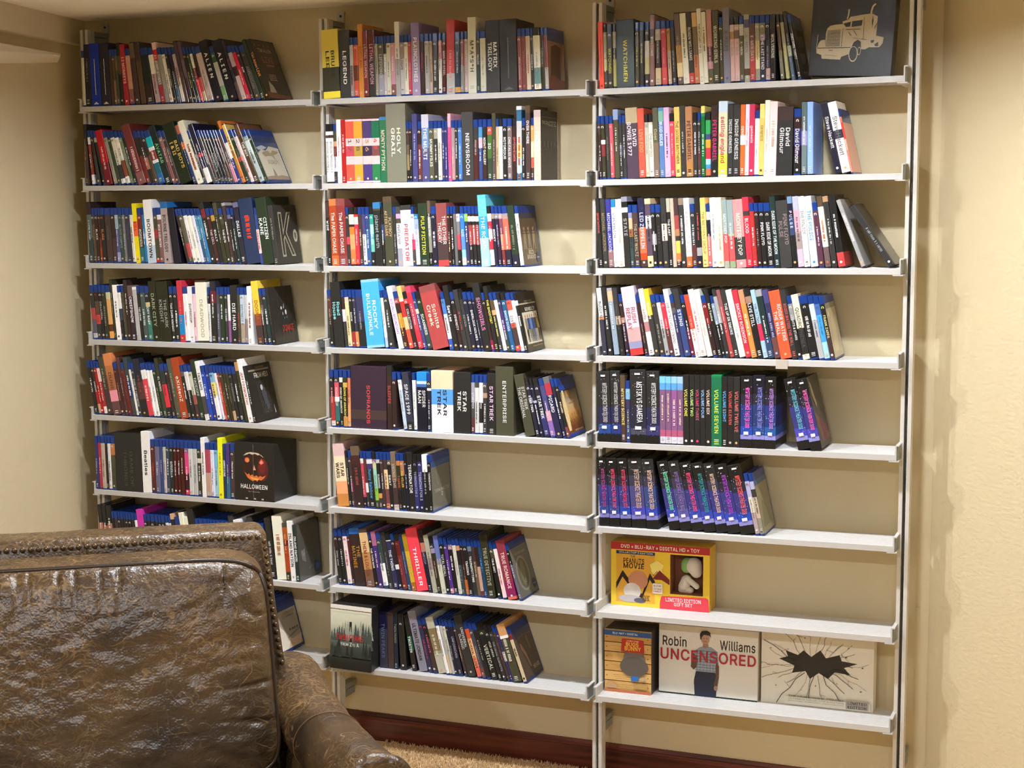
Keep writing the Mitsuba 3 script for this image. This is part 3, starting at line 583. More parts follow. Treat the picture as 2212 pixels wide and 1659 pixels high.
ROWS = '''L1 6
4.5 9.1 171 0.9 B ddc . ccc
14.0 21.9 190 0.9 D 223 ~ 777
38.2 34.1 192 1.4 S 13a - ccd
74.3 34.0 192 1.9 S 223 - ccc
110.2 11.1 171 2.5 B 432 . ccc
123.3 9.1 171 3.0 B 543@.5:765 . ccc
134.1 9.1 171 3.4 B 654@.3:443 . ccc
144.9 11.8 190 3.8 D 222@.2:543@.5:222 . ccc
158.9 17.6 185 4.4 S a23 12_MONKEYS ecc
179.4 15.6 171 5.2 B c98@.7:855 . ccc
197.6 17.2 190 5.9 D 654@.25:433 . ccc
218.0 19.2 190 6.7 D 433@.3:543 . ccc
240.4 26.6 171 7.6 B 122@.6:322 . ccc
271.2 17.2 171 8.8 B eee@.4:bab ~ 844
291.3 15.3 190 9.5 D ecc@.12:c23@.3:888@.7:a34 21_JUMP_STREET eee
309.2 12.5 171 10.2 B 999 ~ ccc
323.9 12.4 171 10.7 B eee ~ 777
338.6 10.5 171 11.3 B 222 ~ ddd
351.2 12.3 171 11.8 B 223@.4:345@.7:468 ~ ddd
365.8 12.3 171 12.3 B bab@.5:eee ~ 744
380.4 12.0 190 12.8 D 434@.5:544 . ccc
395.0 12.2 190 13.4 D 545@.3:656@.6:434 . ccc
409.5 11.2 171 13.9 B 222 ~ cc6
423.0 9.1 171 14.4 B 343 ~ ddd
432.8 9.1 171 14.4 B eee@.3:823@.55:e46 ~ eee
444.2 11.3 171 14.9 B 322@.5:b54@.8:cb9 . ccc
458.7 19.8 171 15.6 B cbb ~ 888
482.3 27.7 188 16.5 S 112 A_L_I_E_N eee
514.0 15.8 171 17.2 B 354@.2:bbb@.7:7a7 . ccc
532.3 29.8 188 17.7 S 112 A_L_I_E_N eee
566.8 10.6 190 18.5 D 223@.7:544 ALIENS 844
578.9 14.3 171 18.7 B bab@.3:322@.5:cbb . ccc
596.0 12.8 171 19.2 B c24 ~ ecc
611.1 10.1 171 19.5 B 322@.3:322 AVP eee
623.1 17.9 171 19.8 B 333@.4:444 AMERICAN 777
644.1 11.6 190 20.3 D 232 . ccc
658.1 15.1 190 20.6 D 222@.5:221 Tim_Allen_LIVE e96 F:cover_dark
L2 6
5.1 10.6 190 1.6 D 222@.35:433 ~ b84
26.1 9.1 171 4.9 B eee@.15:843@.8:eee ~ eee
47.1 11.4 171 8.8 B 322@.4:333 . ccc
68.0 9.1 171 11.7 B 998@.1:222 . ccc
77.7 24.9 172 11.7 S b12@.6:712 ~ ecc
109.6 12.4 171 13.7 B 998 ~ 666
124.9 11.4 171 14.4 B 232@.1:343 . ccc
139.0 15.0 171 15.0 B ddc@.6:333@.9:eee ~ 555
157.5 13.1 171 15.8 B eed@.5:843@.85:eee ~ 666
173.7 10.3 171 16.5 B 786@.5:675 ~ bbb
186.7 11.2 171 17.1 B 222 ~ ddd
200.7 28.3 190 17.7 S 733@.8:855 ~ dbb
231.8 14.4 171 18.0 B 222@.4:722 . ccc
247.9 13.4 171 18.2 B 222@.45:a65@.7:222 ~ ddd
262.8 12.3 171 18.3 B 322@.4:543 . ccc
276.7 21.1 171 18.5 B 0bc@.22:eee@.3:833@.5:eee@.57:167@.8:26a ~ eee
300.1 21.9 186 18.7 S 122 AVATAR 7c8
324.4 13.1 171 18.9 B 966@.3:855 ~ ddd
339.2 13.1 171 19.1 B 433 ~ aaa
353.9 40.7 190 19.2 S 121 BAD_BOYS_I_&_II db6
399.0 13.8 190 19.7 D b65@.15:236@.3:c64@.42:236 ~ dc8
414.6 20.4 200 19.8 S eed ~ 822
437.5 9.6 171 20.1 B 232@.3:544@.5:222 ~ ddd
448.5 17.5 190 20.2 D 113@.5:c34@.55:224@.75:eee ~ ddd
468.1 11.8 171 20.4 B 444 BASQUIAT eee
481.5 9.9 171 20.5 B 333 ~ 944
492.8 9.1 171 20.6 B 222 ~ ddd
503.1 9.1 171 20.6 B 222 ~ ccc
513.4 9.4 171 20.7 B 223 ~ ccc
524.7 9.1 171 20.9 B 322@.6:543 . ccc
534.9 9.1 171 20.9 B 433 ~ bbb
545.1 12.0 171 20.9 B 544@.6:c89 ~ ccc
559.4 10.0 200 21.2 S d73@.13:237@.35:eee@.6:237 ~ eee
571.6 11.8 190 21.5 D db6@.45:b83@.7:c73 ~ 743
585.8 14.4 171 21.9 B 232@.45:b33@.55:232 ~ 776
603.0 10.0 171 22.3 B ecc ~ 844
615.1 15.1 190 22.5 D 643@.2:432 THE_BOY eed
633.2 15.9 171 22.9 B 899@.1:cdd@.4:abb ~ 555
652.3 11.6 171 23.4 B 232 ~ 887 F:cover_birdy
L3 8
4.7 17.1 190 2.7 D 322@.2:566@.6:344 ~ ddd
22.5 11.6 171 2.8 B 433@.2:543 ~ 976
34.7 11.6 171 2.9 B 322 BLACK ddc
46.9 9.1 171 2.9 B 422@.5:732@.7:942 . ccc
56.4 15.1 171 2.9 B 222 BLADE c74
72.3 22.3 171 3.1 B 433 ~ 555
95.5 14.7 171 3.2 B 322@.5:433 . ccc
110.9 13.6 171 3.3 B 9ab@.3:558@.8:99c ~ dde
125.1 13.6 171 3.4 B 344 BLOOD_SIMPLE 798
139.3 10.3 171 3.4 B 777 ~ bbb
150.2 17.8 171 3.5 B 334 ~ 556
168.8 10.3 171 3.6 B ddc ~ 333
179.6 15.6 185 3.7 S ed1@.3:e63@.55:ed1 KILL 933
195.9 16.6 171 3.7 B 722@.3:322@.7:267 BORDERS ddc
213.2 10.2 171 3.8 B 27a@.4:8ad@.5:27a ~ eee
224.0 29.7 196 3.9 S eee@.72:bcd BOOMTOWN 223
254.1 14.6 171 3.6 B 443@.3:933@.5:443@.93:b22 . ccc
269.1 13.5 171 3.5 B ddd@.1:755 BOX_COUNTRY eee
283.1 24.7 188 3.4 S 26a@.1:a99 BOURNE_TRILOGY 222
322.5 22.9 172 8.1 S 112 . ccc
364.8 10.8 171 14.3 B 322@.25:655@.35:322 ~ bba
376.4 12.9 171 14.1 B 554@.6:a44@.9:443 . ccc
390.1 13.9 171 13.9 B eee ~ a55
404.8 12.8 171 13.7 B eed ~ 999
418.4 10.8 171 13.5 B dde ~ 655
429.9 9.1 171 13.3 B 48a@.5:357 ~ cdd
439.7 13.0 171 13.2 B 48a@.4:37a ~ bcd
453.5 14.8 190 12.9 D 222@.1:722@.25:222 ~ eee
469.1 13.8 171 12.7 B 422@.15:422 THE_CELL ccc
483.6 12.8 171 12.1 B b94@.12:222 BULLY eee
497.1 12.8 190 11.5 D 443@.2:332 ~ bbb
510.5 12.8 171 11.0 B 443@.2:332 THE_BUG eee
523.9 11.7 190 10.4 D 999@.05:433 ~ eee
536.2 11.7 171 9.9 B 668@.08:222 ~ ccc
548.5 9.7 171 9.4 B 223@.15:233 ~ ddd
558.8 17.8 190 9.0 D 668@.08:223@.55:223 DALLAS eee
577.2 46.9 197 8.2 S 235 ~ e43
625.0 10.6 171 7.5 B 348@.3:ecc@.8:348 ~ c55
636.1 35.5 200 7.4 S 232 CITIZEN_KANE fff
672.4 17.5 177 7.4 S 333 ~ 887 F:cover_k
L4 13
6.6 15.1 171 4.3 B 333@.35:a44@.6:556@.9:bbc . ccc
22.3 16.1 171 4.4 B 322@.2:543@.5:c44@.7:333 ~ 944
39.0 12.8 171 4.4 B 222 COLLATERAL bbb
52.4 15.0 171 4.5 B 332 ~ 888
68.0 16.0 171 4.5 B cca@.15:da6@.7:532@.85:ea5 . ccc
84.6 10.6 190 4.6 D 332 ~ 887
95.7 17.0 173 4.6 S fff ~ 567
113.4 10.5 171 4.7 B eee@.35:345@.6:222 ~ 555
124.4 12.6 171 4.7 B 443 ~ 865
137.6 13.7 190 4.7 D 322 ~ ddd
151.9 18.0 172 4.8 S 655@.2:323 CREEPSHOW fff
170.5 13.6 168 4.9 S eee@.05:bbb ~ ccc
184.7 11.4 171 4.9 B 222 THE_CROW eee
196.7 17.9 171 4.9 B 455 ~ cdd
215.2 15.7 171 5.0 B 222@.2:cb8@.3:244@.6:376 CRY_BABY eee
231.4 26.5 187 5.0 S 221 DARK_CITY 9a8
258.5 41.4 186 4.5 S 221 THE_DARK_KNIGHT 999
300.4 13.5 171 3.8 B 222 THE_DARK_KNIGHT eee
314.3 15.6 171 3.5 B 222 ~ eee
330.4 18.8 190 3.2 S c34@.55:18c@.88:c34 ~ e77
349.5 15.5 171 2.8 B eee ~ a36
365.5 15.5 172 2.6 S eee SUPERCOP 322
381.4 12.3 171 2.3 B ecd ~ 733
394.1 39.2 191 2.0 S 332@.03:eed@.97:332 DEADWOOD aa9
433.7 9.1 171 1.3 B 223@.2:ddd ~ 888
443.2 20.5 190 1.1 D 223@.15:623@.35:222 ~ eee
464.1 12.1 171 1.1 B 444@.2:556 ~ ccc
476.6 15.2 171 1.1 B 232 ~ eee
492.2 11.0 171 1.0 B 333 DIE_HARD dde
503.7 9.1 171 1.0 B ddd@.55:858 . ccc
513.2 24.3 178 1.0 S 222 DIE_HARD eee
537.9 9.1 171 1.0 B 443 ~ c33
547.4 14.9 171 1.0 B bcd@.6:a98 DISTRICT_9 567
562.6 9.1 171 1.0 B bbb@.5:877 . ccc
572.1 16.8 176 0.9 S eee ~ 855
605.7 22.1 192 6.3 S ec4@.52:843@.7:433 DOGMA a62
631.2 9.5 171 7.2 B 433@.2:655@.4:333 ~ ddd
642.4 14.8 171 7.6 B 233 ~ eee
659.7 10.6 174 8.3 S 222 ~ 555 F:cover_demon
L5 4
7.1 13.9 171 10.3 B 222 ~ ddd
21.8 10.6 171 10.3 B 422@.5:a22@.8:c97 DOMINO ddd
33.0 10.6 171 10.4 B a22@.6:a22 ~ eee
44.2 12.8 171 10.4 B ecc@.3:a33@.85:eee ~ fdd
57.6 20.4 190 10.4 D 443@.4:433 ~ 998
78.8 29.0 197 10.4 S d85@.2:b74@.35:a64@.6:e9a@.78:644 DUNE 643
108.7 14.8 171 10.4 B 422 ~ 976
124.2 12.6 190 10.4 D 533 ~ 977
137.5 12.6 171 10.4 B 622 ~ 866
150.7 14.7 190 10.5 D 344@.4:236@.7:444 ~ eee
166.1 9.1 171 10.5 B eee ~ bbb
175.8 11.6 171 10.5 B 333 EDGE_OF_TOMORROW ccc
188.0 22.1 184 10.5 S 223@.4:533@.7:222 ~ 844
211.0 18.8 171 10.5 B eee@.2:d45 ~ fcc
230.6 9.2 171 10.5 B eee ~ 777
240.4 12.4 171 10.5 B eee ~ 999
253.4 14.5 171 10.6 B 232 ~ 886
268.6 12.3 190 10.6 D 332@.5:343 EL_MERO ddd
281.5 16.5 171 10.6 B 233@.3:d34@.8:222 ~ 833
298.8 14.4 171 10.6 B 322 ~ 877
313.8 16.4 190 10.6 D 554 ~ 998
331.0 26.6 192 10.6 S a42 eXistenZ edc
358.8 12.0 171 10.7 B 655@.1:222 ~ eee
371.6 14.1 171 10.8 B ddd@.4:222 ~ ccc
386.5 14.0 171 10.8 B ccb@.5:a55@.7:433 ~ 775
401.3 16.1 190 10.9 D 232 FACE/OFF ccc
418.2 15.0 185 10.9 S eee@.6:444@.9:eee FAIL_SAFE 222
434.1 13.5 171 11.0 B 24a ~ cde
448.4 13.9 171 11.0 B 238 ~ ccd
463.1 14.9 171 11.1 B 7ac@.2:dc7@.5:eee ~ 222
478.8 9.8 171 11.1 B ddd@.4:dde ~ 999
489.3 9.7 171 11.1 B 733@.2:b43 ~ edc
499.7 9.7 171 11.2 B 432 ~ 876
510.2 10.7 171 11.2 B 332 ~ bbb
521.6 9.7 171 11.2 B 332@.8:b97 ~ 765
532.0 11.7 171 11.3 B 222 FLASHDANCE 888
544.5 15.7 171 11.3 B 222 ~ eee
561.0 11.6 190 11.4 D b85@.15:332 ~ 665
573.4 15.6 196 11.4 S eee JEFF_FOXWORTHY a44
590.9 11.7 176 11.8 S 222 ~ ddd F:cover_from
L6 2
4.5 11.0 171 1.2 B 336 ~ aac
15.9 12.0 171 1.2 B a34 ~ eaa
28.3 14.2 171 1.2 B ba9 ~ 755
42.9 9.1 171 1.2 B 222 . ccc
52.4 11.4 171 1.2 B ddd ~ 345
64.2 17.5 171 1.1 B b74@.25:443 ~ 665
82.1 99.4 185 1.1 S 222 GAME_OF_THRONES 443
182.0 31.4 195 1.0 S eee Beatles 222
213.8 17.1 171 1.0 B 522 ~ a44
231.3 16.0 171 1.0 B 668 ~ ccd
247.7 11.6 171 0.9 B 347 ~ 99b
259.7 10.5 171 0.9 B bba@.3:cbb ~ 777
270.6 13.7 171 0.9 B 345 ~ eee
284.7 13.7 171 0.9 B 222 GODZILLA eee
298.7 12.5 171 0.9 B 411 ~ ddd
311.7 12.5 171 0.9 B 411 ~ ddd
324.7 13.5 171 0.9 B 411 ~ ddd
338.6 15.6 171 1.0 B 768@.1:d48@.55:312@.9:d35 ~ fbc
354.8 15.6 171 1.0 B ccc ~ 777
370.8 14.5 171 1.0 B bbb ~ 777
385.8 14.5 171 1.0 B 332@.2:ccb@.3:332 ~ ddd
400.7 14.4 186 1.0 S eee ~ 777
415.6 17.1 171 1.1 B a45@.5:b98 . ccc
433.2 13.4 171 1.1 B dde ~ 888
447.0 13.3 171 0.8 B 7bd@.4:9cd ~ 567
460.7 16.5 188 0.6 S ee2 ~ 982
477.6 11.2 171 0.3 B 235 GREEN_ZONE fff
489.1 12.2 172 0.1 S 437@.6:368 ~ bb9
501.7 17.4 171 -0.1 B 433 ~ eee
519.5 136.8 178 -0.5 S 222 HALLOWEEN fff F:cover_pumpkin
L7 12
9.6 15.3 190 4.6 D 222@.3:a65@.5:222 ~ eee
26.6 15.3 190 5.0 D 222@.35:a65@.5:222 ~ eee
43.6 18.6 190 5.3 D 222@.3:a76@.5:222 ~ eee
64.0 9.4 171 5.7 B 222 ~ ddd
74.1 12.6 171 5.9 B 333 ~ 888
87.6 10.4 171 6.0 B 322@.4:824 ~ d54
98.8 10.4 171 6.1 B 222 ~ eee
110.0 9.1 171 6.2 B 322@.4:754 . ccc
119.6 9.5 171 6.2 B 222 ~ ddd
130.2 10.3 171 6.5 B 222 ~ ddd
141.3 11.4 171 6.6 B 222 ~ eee
153.6 10.3 171 6.7 B eee ~ 888
164.7 24.1 185 6.8 S c3a ~ edd
190.2 12.3 171 7.1 B 222 ~ ddd
203.4 13.4 171 7.3 B 222 ~ ddd
217.8 13.3 171 7.4 B 222 ~ ddd
232.1 13.3 171 7.6 B 222 ~ ddd
246.4 11.2 171 7.7 B 222 ~ ddd
258.4 12.9 171 7.9 B 222 ~ ddd
272.7 11.8 171 8.1 B dde ~ 555
285.8 9.1 171 8.4 B ccc ~ 555
295.6 13.4 180 8.5 S ca8@.1:222 ~ 888
310.8 17.7 171 8.9 B 236 ~ ccd
330.3 17.6 190 9.3 D eed ~ 555
349.8 13.6 175 9.7 S eed@.4:ca7 ~ 575
364.9 23.5 200 10.0 S 222@.5:889 ~ ddd
390.7 13.5 171 10.5 B ddd ~ 555
405.7 15.4 171 10.8 B c23 ~ ecc
422.9 15.0 171 11.2 B 236 ~ ccd
438.5 9.1 171 11.1 B 236 ~ ccd
448.2 9.1 171 11.1 B 236 ~ ccd
457.9 11.2 171 10.9 B 322 ~ caa
469.8 14.2 171 10.6 B 236 ~ ccd
484.6 14.2 171 10.3 B 236 ~ ccd
499.4 14.1 171 10.1 B 433 ~ ccd
514.2 16.2 190 9.8 D 333 ~ aaa
531.0 26.5 178 9.5 S eee@.1:36a ~ eee
558.3 16.1 171 9.1 B 456 ~ ccd
575.0 18.1 190 8.8 D 333 ~ aaa
593.7 18.1 171 8.5 B 232 ~ ccd
612.5 18.1 171 8.1 B 222 ~ aaa
631.1 22.2 190 6.7 D 222 ~ aaa
653.8 33.4 198 4.9 S eed ~ a75
687.8 14.9 180 4.3 S 443@.08:a52@.3:622@.4:a42@.85:332 ~ ea7
703.1 17.9 186 4.1 S eee ISLAND_NATION 222
721.5 13.8 176 3.7 S 233@.1:233 INLAND_EMPIRE eee F:cover_inland
L8 28
511.7 20.1 171 14.5 B 335 ~ ccd
532.9 20.0 171 14.5 B 533 ~ ccd
554.0 20.0 171 14.6 B 222 ~ ccd
575.1 19.9 171 14.6 B 336 ~ ccd
596.1 15.8 171 14.6 B 433 ~ ccd
612.8 15.8 171 14.6 B 222 ~ ccd
629.5 15.7 171 14.6 B 336 ~ ccd
646.2 14.7 171 14.6 B dcb ~ 843 F:cover_desert
M1 6
5.1 54.4 197 2.0 S dc5@.55:332@.9:ed4 BRUCE_LEE 222
59.9 33.9 194 1.2 S 333 LEGEND eee
94.3 11.0 171 1.2 B bbb@.4:988 ~ 433
105.7 14.8 171 1.2 B c53@.4:632@.7:c54 . ccc
120.9 15.7 208 1.2 S c84 SCOTLAND a52
137.0 15.6 190 1.2 D 733 LETHAL_WEAPON caa
153.0 21.2 190 1.2 D 522@.4:333 LETHAL_WEAPON c9a
174.6 9.1 171 1.2 B 998 ~ 555
184.1 17.3 171 1.2 B 554@.6:99a LIFEFORCE bbb
201.8 9.9 171 1.2 B 333@.2:bbb ~ eee
212.1 12.6 171 1.2 B ccb ~ 344
225.1 13.5 171 1.2 B c9a@.8:855 ~ eee
239.1 14.4 209 1.2 S ddd@.5:aaa ~ 888
253.9 12.6 171 1.1 B 988@.3:bbb LOGAN 433
266.9 12.5 171 1.1 B ddc ~ 555
279.8 10.7 171 1.1 B b45 ~ daa
290.9 25.3 203 1.1 S 87a@.25:98a PLAINCLOTHES eee
316.6 13.3 171 1.1 B 322 ~ a33
330.4 14.2 171 1.0 B aaa ~ 666
345.0 9.6 171 0.8 B ba9 ~ 555
355.0 16.9 171 0.6 B 333 ~ ccc
372.3 10.1 171 0.3 B c9a@.35:ddd ~ 555
382.8 13.2 171 0.2 B 411 MAN_OF_STEEL cbb
396.4 25.2 206 -0.0 S b44@.72:aaa ~ d88
422.6 17.2 171 0.2 B 234@.9:c95 ~ aab
440.6 11.0 171 0.3 B 855@.5:888 ~ ccc
452.2 11.0 171 0.4 B baa ~ 877
463.9 24.9 209 0.5 S ccb M*A*S*H 443
489.8 10.9 171 0.7 B 444@.4:344 MASK ccc
501.3 16.9 171 0.8 B ccb ~ 999
519.1 40.8 197 0.9 S 222 MATRIX_TRILOGY ddd
561.5 50.9 198 1.3 S 222 - 555
614.0 12.3 171 1.7 B 855 ~ caa
627.1 11.5 171 1.8 B 744 ~ a66
639.2 13.1 171 1.9 B cba ~ 843
653.1 9.1 171 2.0 B 333 ~ ccc
662.6 19.6 171 2.0 U ddc@.6:688@.9:eed ~ 999
683.3 9.9 171 2.3 B 332 ~ aaa
693.7 10.8 171 2.3 B 855@.6:aaa ~ 533 F:cover_rust
M2 3
10.8 12.2 171 1.0 U eee@.07:433@.13:eee MISSION_IMPOSSIBLE_2 555
23.4 12.6 171 1.0 U eee@.07:433@.13:eee MISSION_IMPOSSIBLE_3 555
36.3 11.2 171 0.9 B 443@.2:c97@.3:733@.5:ccd@.8:333 ~ 777
47.9 13.7 183 0.9 S eee ~ c55
62.0 13.4 182 0.8 S a22 ~ dbb
75.8 27.4 182 0.8 S ebc@.03:d54@.3:ebb@.42:b45@.58:ebb@.71:d54@.97:ebc 1_7 654
103.6 27.2 182 0.8 S ebc@.03:d93@.3:ebb@.42:a83@.58:ebb@.71:d93@.97:ebc 2_8 654
131.2 29.0 182 0.8 S ebc@.03:436@.3:ebb@.42:324@.58:ebb@.71:437@.97:ebc 3_6 a86
160.6 24.7 182 0.8 S ebc@.03:164@.3:ebb@.42:744@.58:ebb@.71:274@.97:ebc 4_9 c44
185.8 22.2 187 0.8 S 37a@.05:264 MONTY_PYTHON dba
208.3 62.2 222 0.8 S 776 HOLY_GRAIL eec
270.9 9.1 171 0.8 B 433@.3:654@.5:875@.8:222 . ccc
280.4 9.1 171 0.7 B 322@.2:222 ~ ccc
289.9 15.7 192 0.7 S 447 ~ 99b
306.1 12.5 171 0.8 B 322@.3:633 ~ eee
319.0 22.5 190 0.8 S bbc@.2:68b@.5:557@.6:447 THE_MULTI eee
342.0 15.1 171 0.8 B 554 MUMMY_FILES ddc
357.6 12.4 171 0.9 B 998@.2:333 ~ ccc
370.4 11.4 171 0.9 B eed@.3:ccb ~ 765
382.3 9.1 171 0.9 B 336 ~ bbd
391.8 9.1 171 0.9 B 336 ~ bbd
401.3 9.3 190 0.9 S eab@.2:e58 ~ a35
411.1 11.4 171 0.9 B 988@.5:a88 ~ bbb
422.9 9.6 171 0.8 B 333 ~ ccc
432.8 11.3 171 0.8 B 47b ~ bcd
444.6 34.7 193 0.8 S 333 NEWSROOM ddd
479.7 14.8 171 0.7 B 333@.5:422 ~ c88
494.9 12.1 171 0.6 B 48b@.2:cab@.4:347 ~ bcd
507.4 13.0 171 0.6 B 222@.3:322 NIGHT_GALLERY ddc
520.8 14.7 171 0.5 B b54@.15:463@.6:343 3D eee
535.9 11.1 188 0.5 S 443@.4:544 ~ 998
547.5 9.1 171 0.5 B ba8 ~ 644
557.0 10.5 171 0.4 U eee NO_TIME_TO_DIE 888
567.8 13.7 171 0.4 B 222 NOTORIOUS eee
581.9 13.7 171 0.4 B 766 ONE_FALSE_MOVE ccc
596.0 12.8 171 0.3 U 322 OPPENHEIMER c66
609.2 15.3 204 0.3 S ddd@.05:368@.2:bbb@.5:cb8@.7:abc@.9:368 ~ c53
625.0 10.9 171 0.3 B 222 ~ eee
636.4 14.4 205 0.3 S 543@.1:433 OVER_THERE ddd
651.2 9.1 171 0.3 B c95@.3:eca@.6:b54@.8:433 . ccc
660.7 20.5 192 0.3 S baa@.1:cba PACIFIC eed F:cover_pacific
M3 8
8.5 11.2 190 2.6 D 433@.25:222 M_DIE eee
20.2 23.8 195 2.6 S c74@.1:a42@.85:c63 The_PAPER_CHASE edc
44.5 28.5 195 2.7 S 844@.1:833@.85:844 The_PAPER_CHASE edc
73.5 10.2 171 2.7 B 333@.45:c45@.6:333 . ccc
84.2 15.9 171 2.7 U ecb@.2:322@.25:f73@.4:f96@.7:f74 . ccc
100.5 13.0 171 2.7 U d33@.05:ecc@.2:e34 ~ fcc
114.0 12.1 171 2.8 B 433 ~ cb9
126.5 11.1 171 2.8 B 447@.4:eef ~ 447
137.9 13.0 171 2.7 B 347@.3:358 ~ bcd
151.3 12.0 171 2.7 U 398@.2:8cb@.4:49a@.5:6ba@.75:222 PITCH_BLACK eee
163.7 23.3 184 2.7 S 37a@.1:443@.13:222 planet_earth 899
187.5 9.1 171 2.7 U 222@.2:346@.5:222 ~ eee
197.0 27.9 200 2.7 S 543@.08:443 PLAYBOY_AFTER_DARK b97
225.3 10.9 171 2.6 B 333 ~ 999
236.6 14.6 171 2.6 S 444@.12:b9b@.2:443@.28:eef@.7:99a PREDATOR 333
251.6 32.2 175 2.6 S 333@.08:fdd PREDATOR d34
284.4 9.8 171 2.7 B bce@.5:d47@.7:444 ~ c34
294.6 12.6 171 2.7 U 37a@.1:9ad@.3:ccd PROMETHEUS 889
307.7 28.2 180 2.7 S 232 PULP_FICTION ed4
336.4 10.6 190 2.7 D 654@.2:222@.25:887@.8:222 PUMPKING_IRON ddd
347.5 17.0 171 2.7 B 223 ~ ccd
365.0 33.4 180 2.8 S 844@.6:433@.9:b44 THE_OTHER_THEORY edc
399.0 9.1 171 2.8 B 322 ~ eda
408.5 9.1 171 2.8 B 222 ~ eee
418.0 9.1 171 2.8 B 766@.1:666 . ccc
427.6 9.7 171 2.8 U ddd@.15:777@.4:b45@.7:222 ~ d66
438.8 12.8 171 3.2 B 37c@.4:58c@.7:8bd@.85:ccb RIO eee
452.5 11.0 171 3.3 B 8b4@.15:335 ~ eee
464.2 11.9 171 3.5 B 322@.05:eee@.15:222@.22:944@.6:222 ~ ddd
476.9 11.0 171 3.6 B 322@.05:eee@.15:222@.22:944@.6:222 ~ ddd
488.7 9.2 171 3.7 B 322@.05:eee@.15:222@.22:944@.6:222 ~ ddd
498.6 25.4 202 3.8 S 5bd@.05:6cd@.3:39c@.6:9de THE_ROAD eed
526.4 11.9 171 4.5 U eee@.15:c34@.3:ecc@.5:c34@.7:eee ~ eee
539.9 11.1 171 4.9 B 987@.1:223 ROCKY eee
552.4 10.2 171 5.2 B 889@.1:323 ~ 99b
564.0 10.2 171 5.5 B c99@.1:745@.4:b76@.7:733 ~ eca
575.5 17.5 171 5.8 B 988@.1:e65@.7:223 ~ fdc
595.1 19.4 172 6.3 S 232@.8:223 ~ 776
616.6 11.5 171 6.9 B eee RIO_BRAVO 333 F:cover_riders
M4 13
8.2 12.4 171 3.9 B 533@.4:322@.6:222 ~ 998
22.0 31.6 193 4.2 S 222 Road_House 8dd
55.2 10.9 171 4.6 B 322@.25:ccd@.5:333 . ccc
66.9 13.7 171 4.7 B cba@.1:dc9 ~ 765
81.5 10.8 171 4.9 B 222@.7:933 ROCK ddc
93.2 10.8 171 5.0 B 334@.7:c85 ~ ccd
104.8 22.9 171 5.1 B 335@.5:222 ~ 888
128.9 56.9 201 5.4 S 8bd@.04:4ae@.96:8bd ROCKY_BULLWINKLE eee
188.4 9.1 171 6.0 B eed@.8:abc ~ a55
201.8 16.1 171 7.3 B 333 ~ ddd
233.1 15.9 186 12.2 S eee ROUND_MIDNIGHT 96b
251.1 13.6 171 12.6 B a44@.1:322@.3:b83@.6:422 ~ ec6
266.2 14.4 190 12.8 D eb7@.2:ecb@.25:b33@.5:eb8@.7:d54 . ccc
282.2 12.6 171 13.1 U c44@.1:322 COLLECTION ccc
296.3 16.0 190 13.4 D e46@.1:d34@.3:b45@.7:e34 ~ fcc
314.1 9.9 171 13.7 B 347@.2:cba@.3:447 ~ ddd
325.3 15.9 171 13.8 U 232@.5:344 SCANNERS ddd
343.0 50.5 187 14.1 S 844@.1:a44 Schitts_Creek edb
395.4 12.0 171 11.1 B 47b@.3:bcd@.4:eee@.8:35a ~ 555
408.4 16.4 190 11.2 D 222 Saw_Lee eee
425.8 12.8 171 11.3 B 222@.2:322 SERENITY ccc
439.6 13.7 178 11.4 S 333 ~ d44
454.2 11.9 171 11.5 U 333 SEVEN 777
467.0 12.7 171 11.6 B 223 ~ bbb
480.7 12.7 171 11.7 B 223 SHERLOCK_HOLMES ddd
494.3 9.1 171 11.8 B 223 ~ bbb
504.0 21.5 195 11.8 S 222 SHOWGIRLS d7a
526.9 9.1 171 11.9 B 322@.8:824 . ccc
536.6 12.7 190 11.9 D 222 THE_SHOOTIST ed5
550.3 10.8 171 12.1 B 543@.2:c96@.3:333 ~ ed6
562.0 11.7 171 12.1 B eee ~ bb9
574.5 10.8 171 12.2 U 335@.2:436@.6:344 ~ cbd
586.2 13.3 171 12.2 U 257@.5:258 SNOW_DOGS cde
600.4 15.0 171 12.3 B d54@.2:edd@.45:d54@.55:433@.9:d43 SISTERS 433
616.5 10.7 171 12.4 B eee SKYFALL 888
628.0 10.0 171 12.5 U bcd@.1:222 Snatch eee F:cover_snatch
M5 15
4.5 13.7 171 2.3 B 222@.2:322@.4:a33@.9:dcb ~ d99
18.6 14.4 171 1.6 B 333@.1:c56@.4:eee@.5:366@.9:222 ROAD_TRIP ecc
33.4 11.4 171 1.0 B ddc@.1:222 SONS_OF_ANARCHY eec
45.2 13.3 171 0.5 B 332@.1:ca5@.2:222@.8:b84 SONS_OF_ANARCHY ed5
58.9 9.4 171 -0.1 B c75@.4:d96 ~ 965
68.7 117.5 187 -0.5 S 323@.7:433@.85:323 SOPRANOS d44
189.0 17.5 190 0.2 D 222@.15:322 SLEEPER b44
207.2 13.6 171 0.3 B 322 . ccc
243.5 11.8 171 7.7 B eee@.2:bcd ~ 99a
255.8 20.4 172 6.0 S 334@.85:222 SPACE_1999 ddd
276.7 10.9 171 2.4 B eee ~ 585
288.1 31.5 174 0.4 S 28c@.15:bcd@.2:36a@.25:112 SPIDER_MAN ddd
320.1 13.6 171 0.5 B 333@.15:eee@.2:223 ~ ccc
334.2 68.2 180 0.5 S eca@.3:59d@.55:eee STAR_TREK 223
402.8 53.5 178 -0.6 S 222 STAR_TREK eed
457.7 12.0 171 -0.3 B 99a@.4:444@.7:533 STAR_TREK ccc
470.3 11.9 171 -0.2 B 444@.1:ccc ~ 666
482.8 11.9 171 -0.2 B eee@.4:222@.8:ccc STAR_TREK bbb
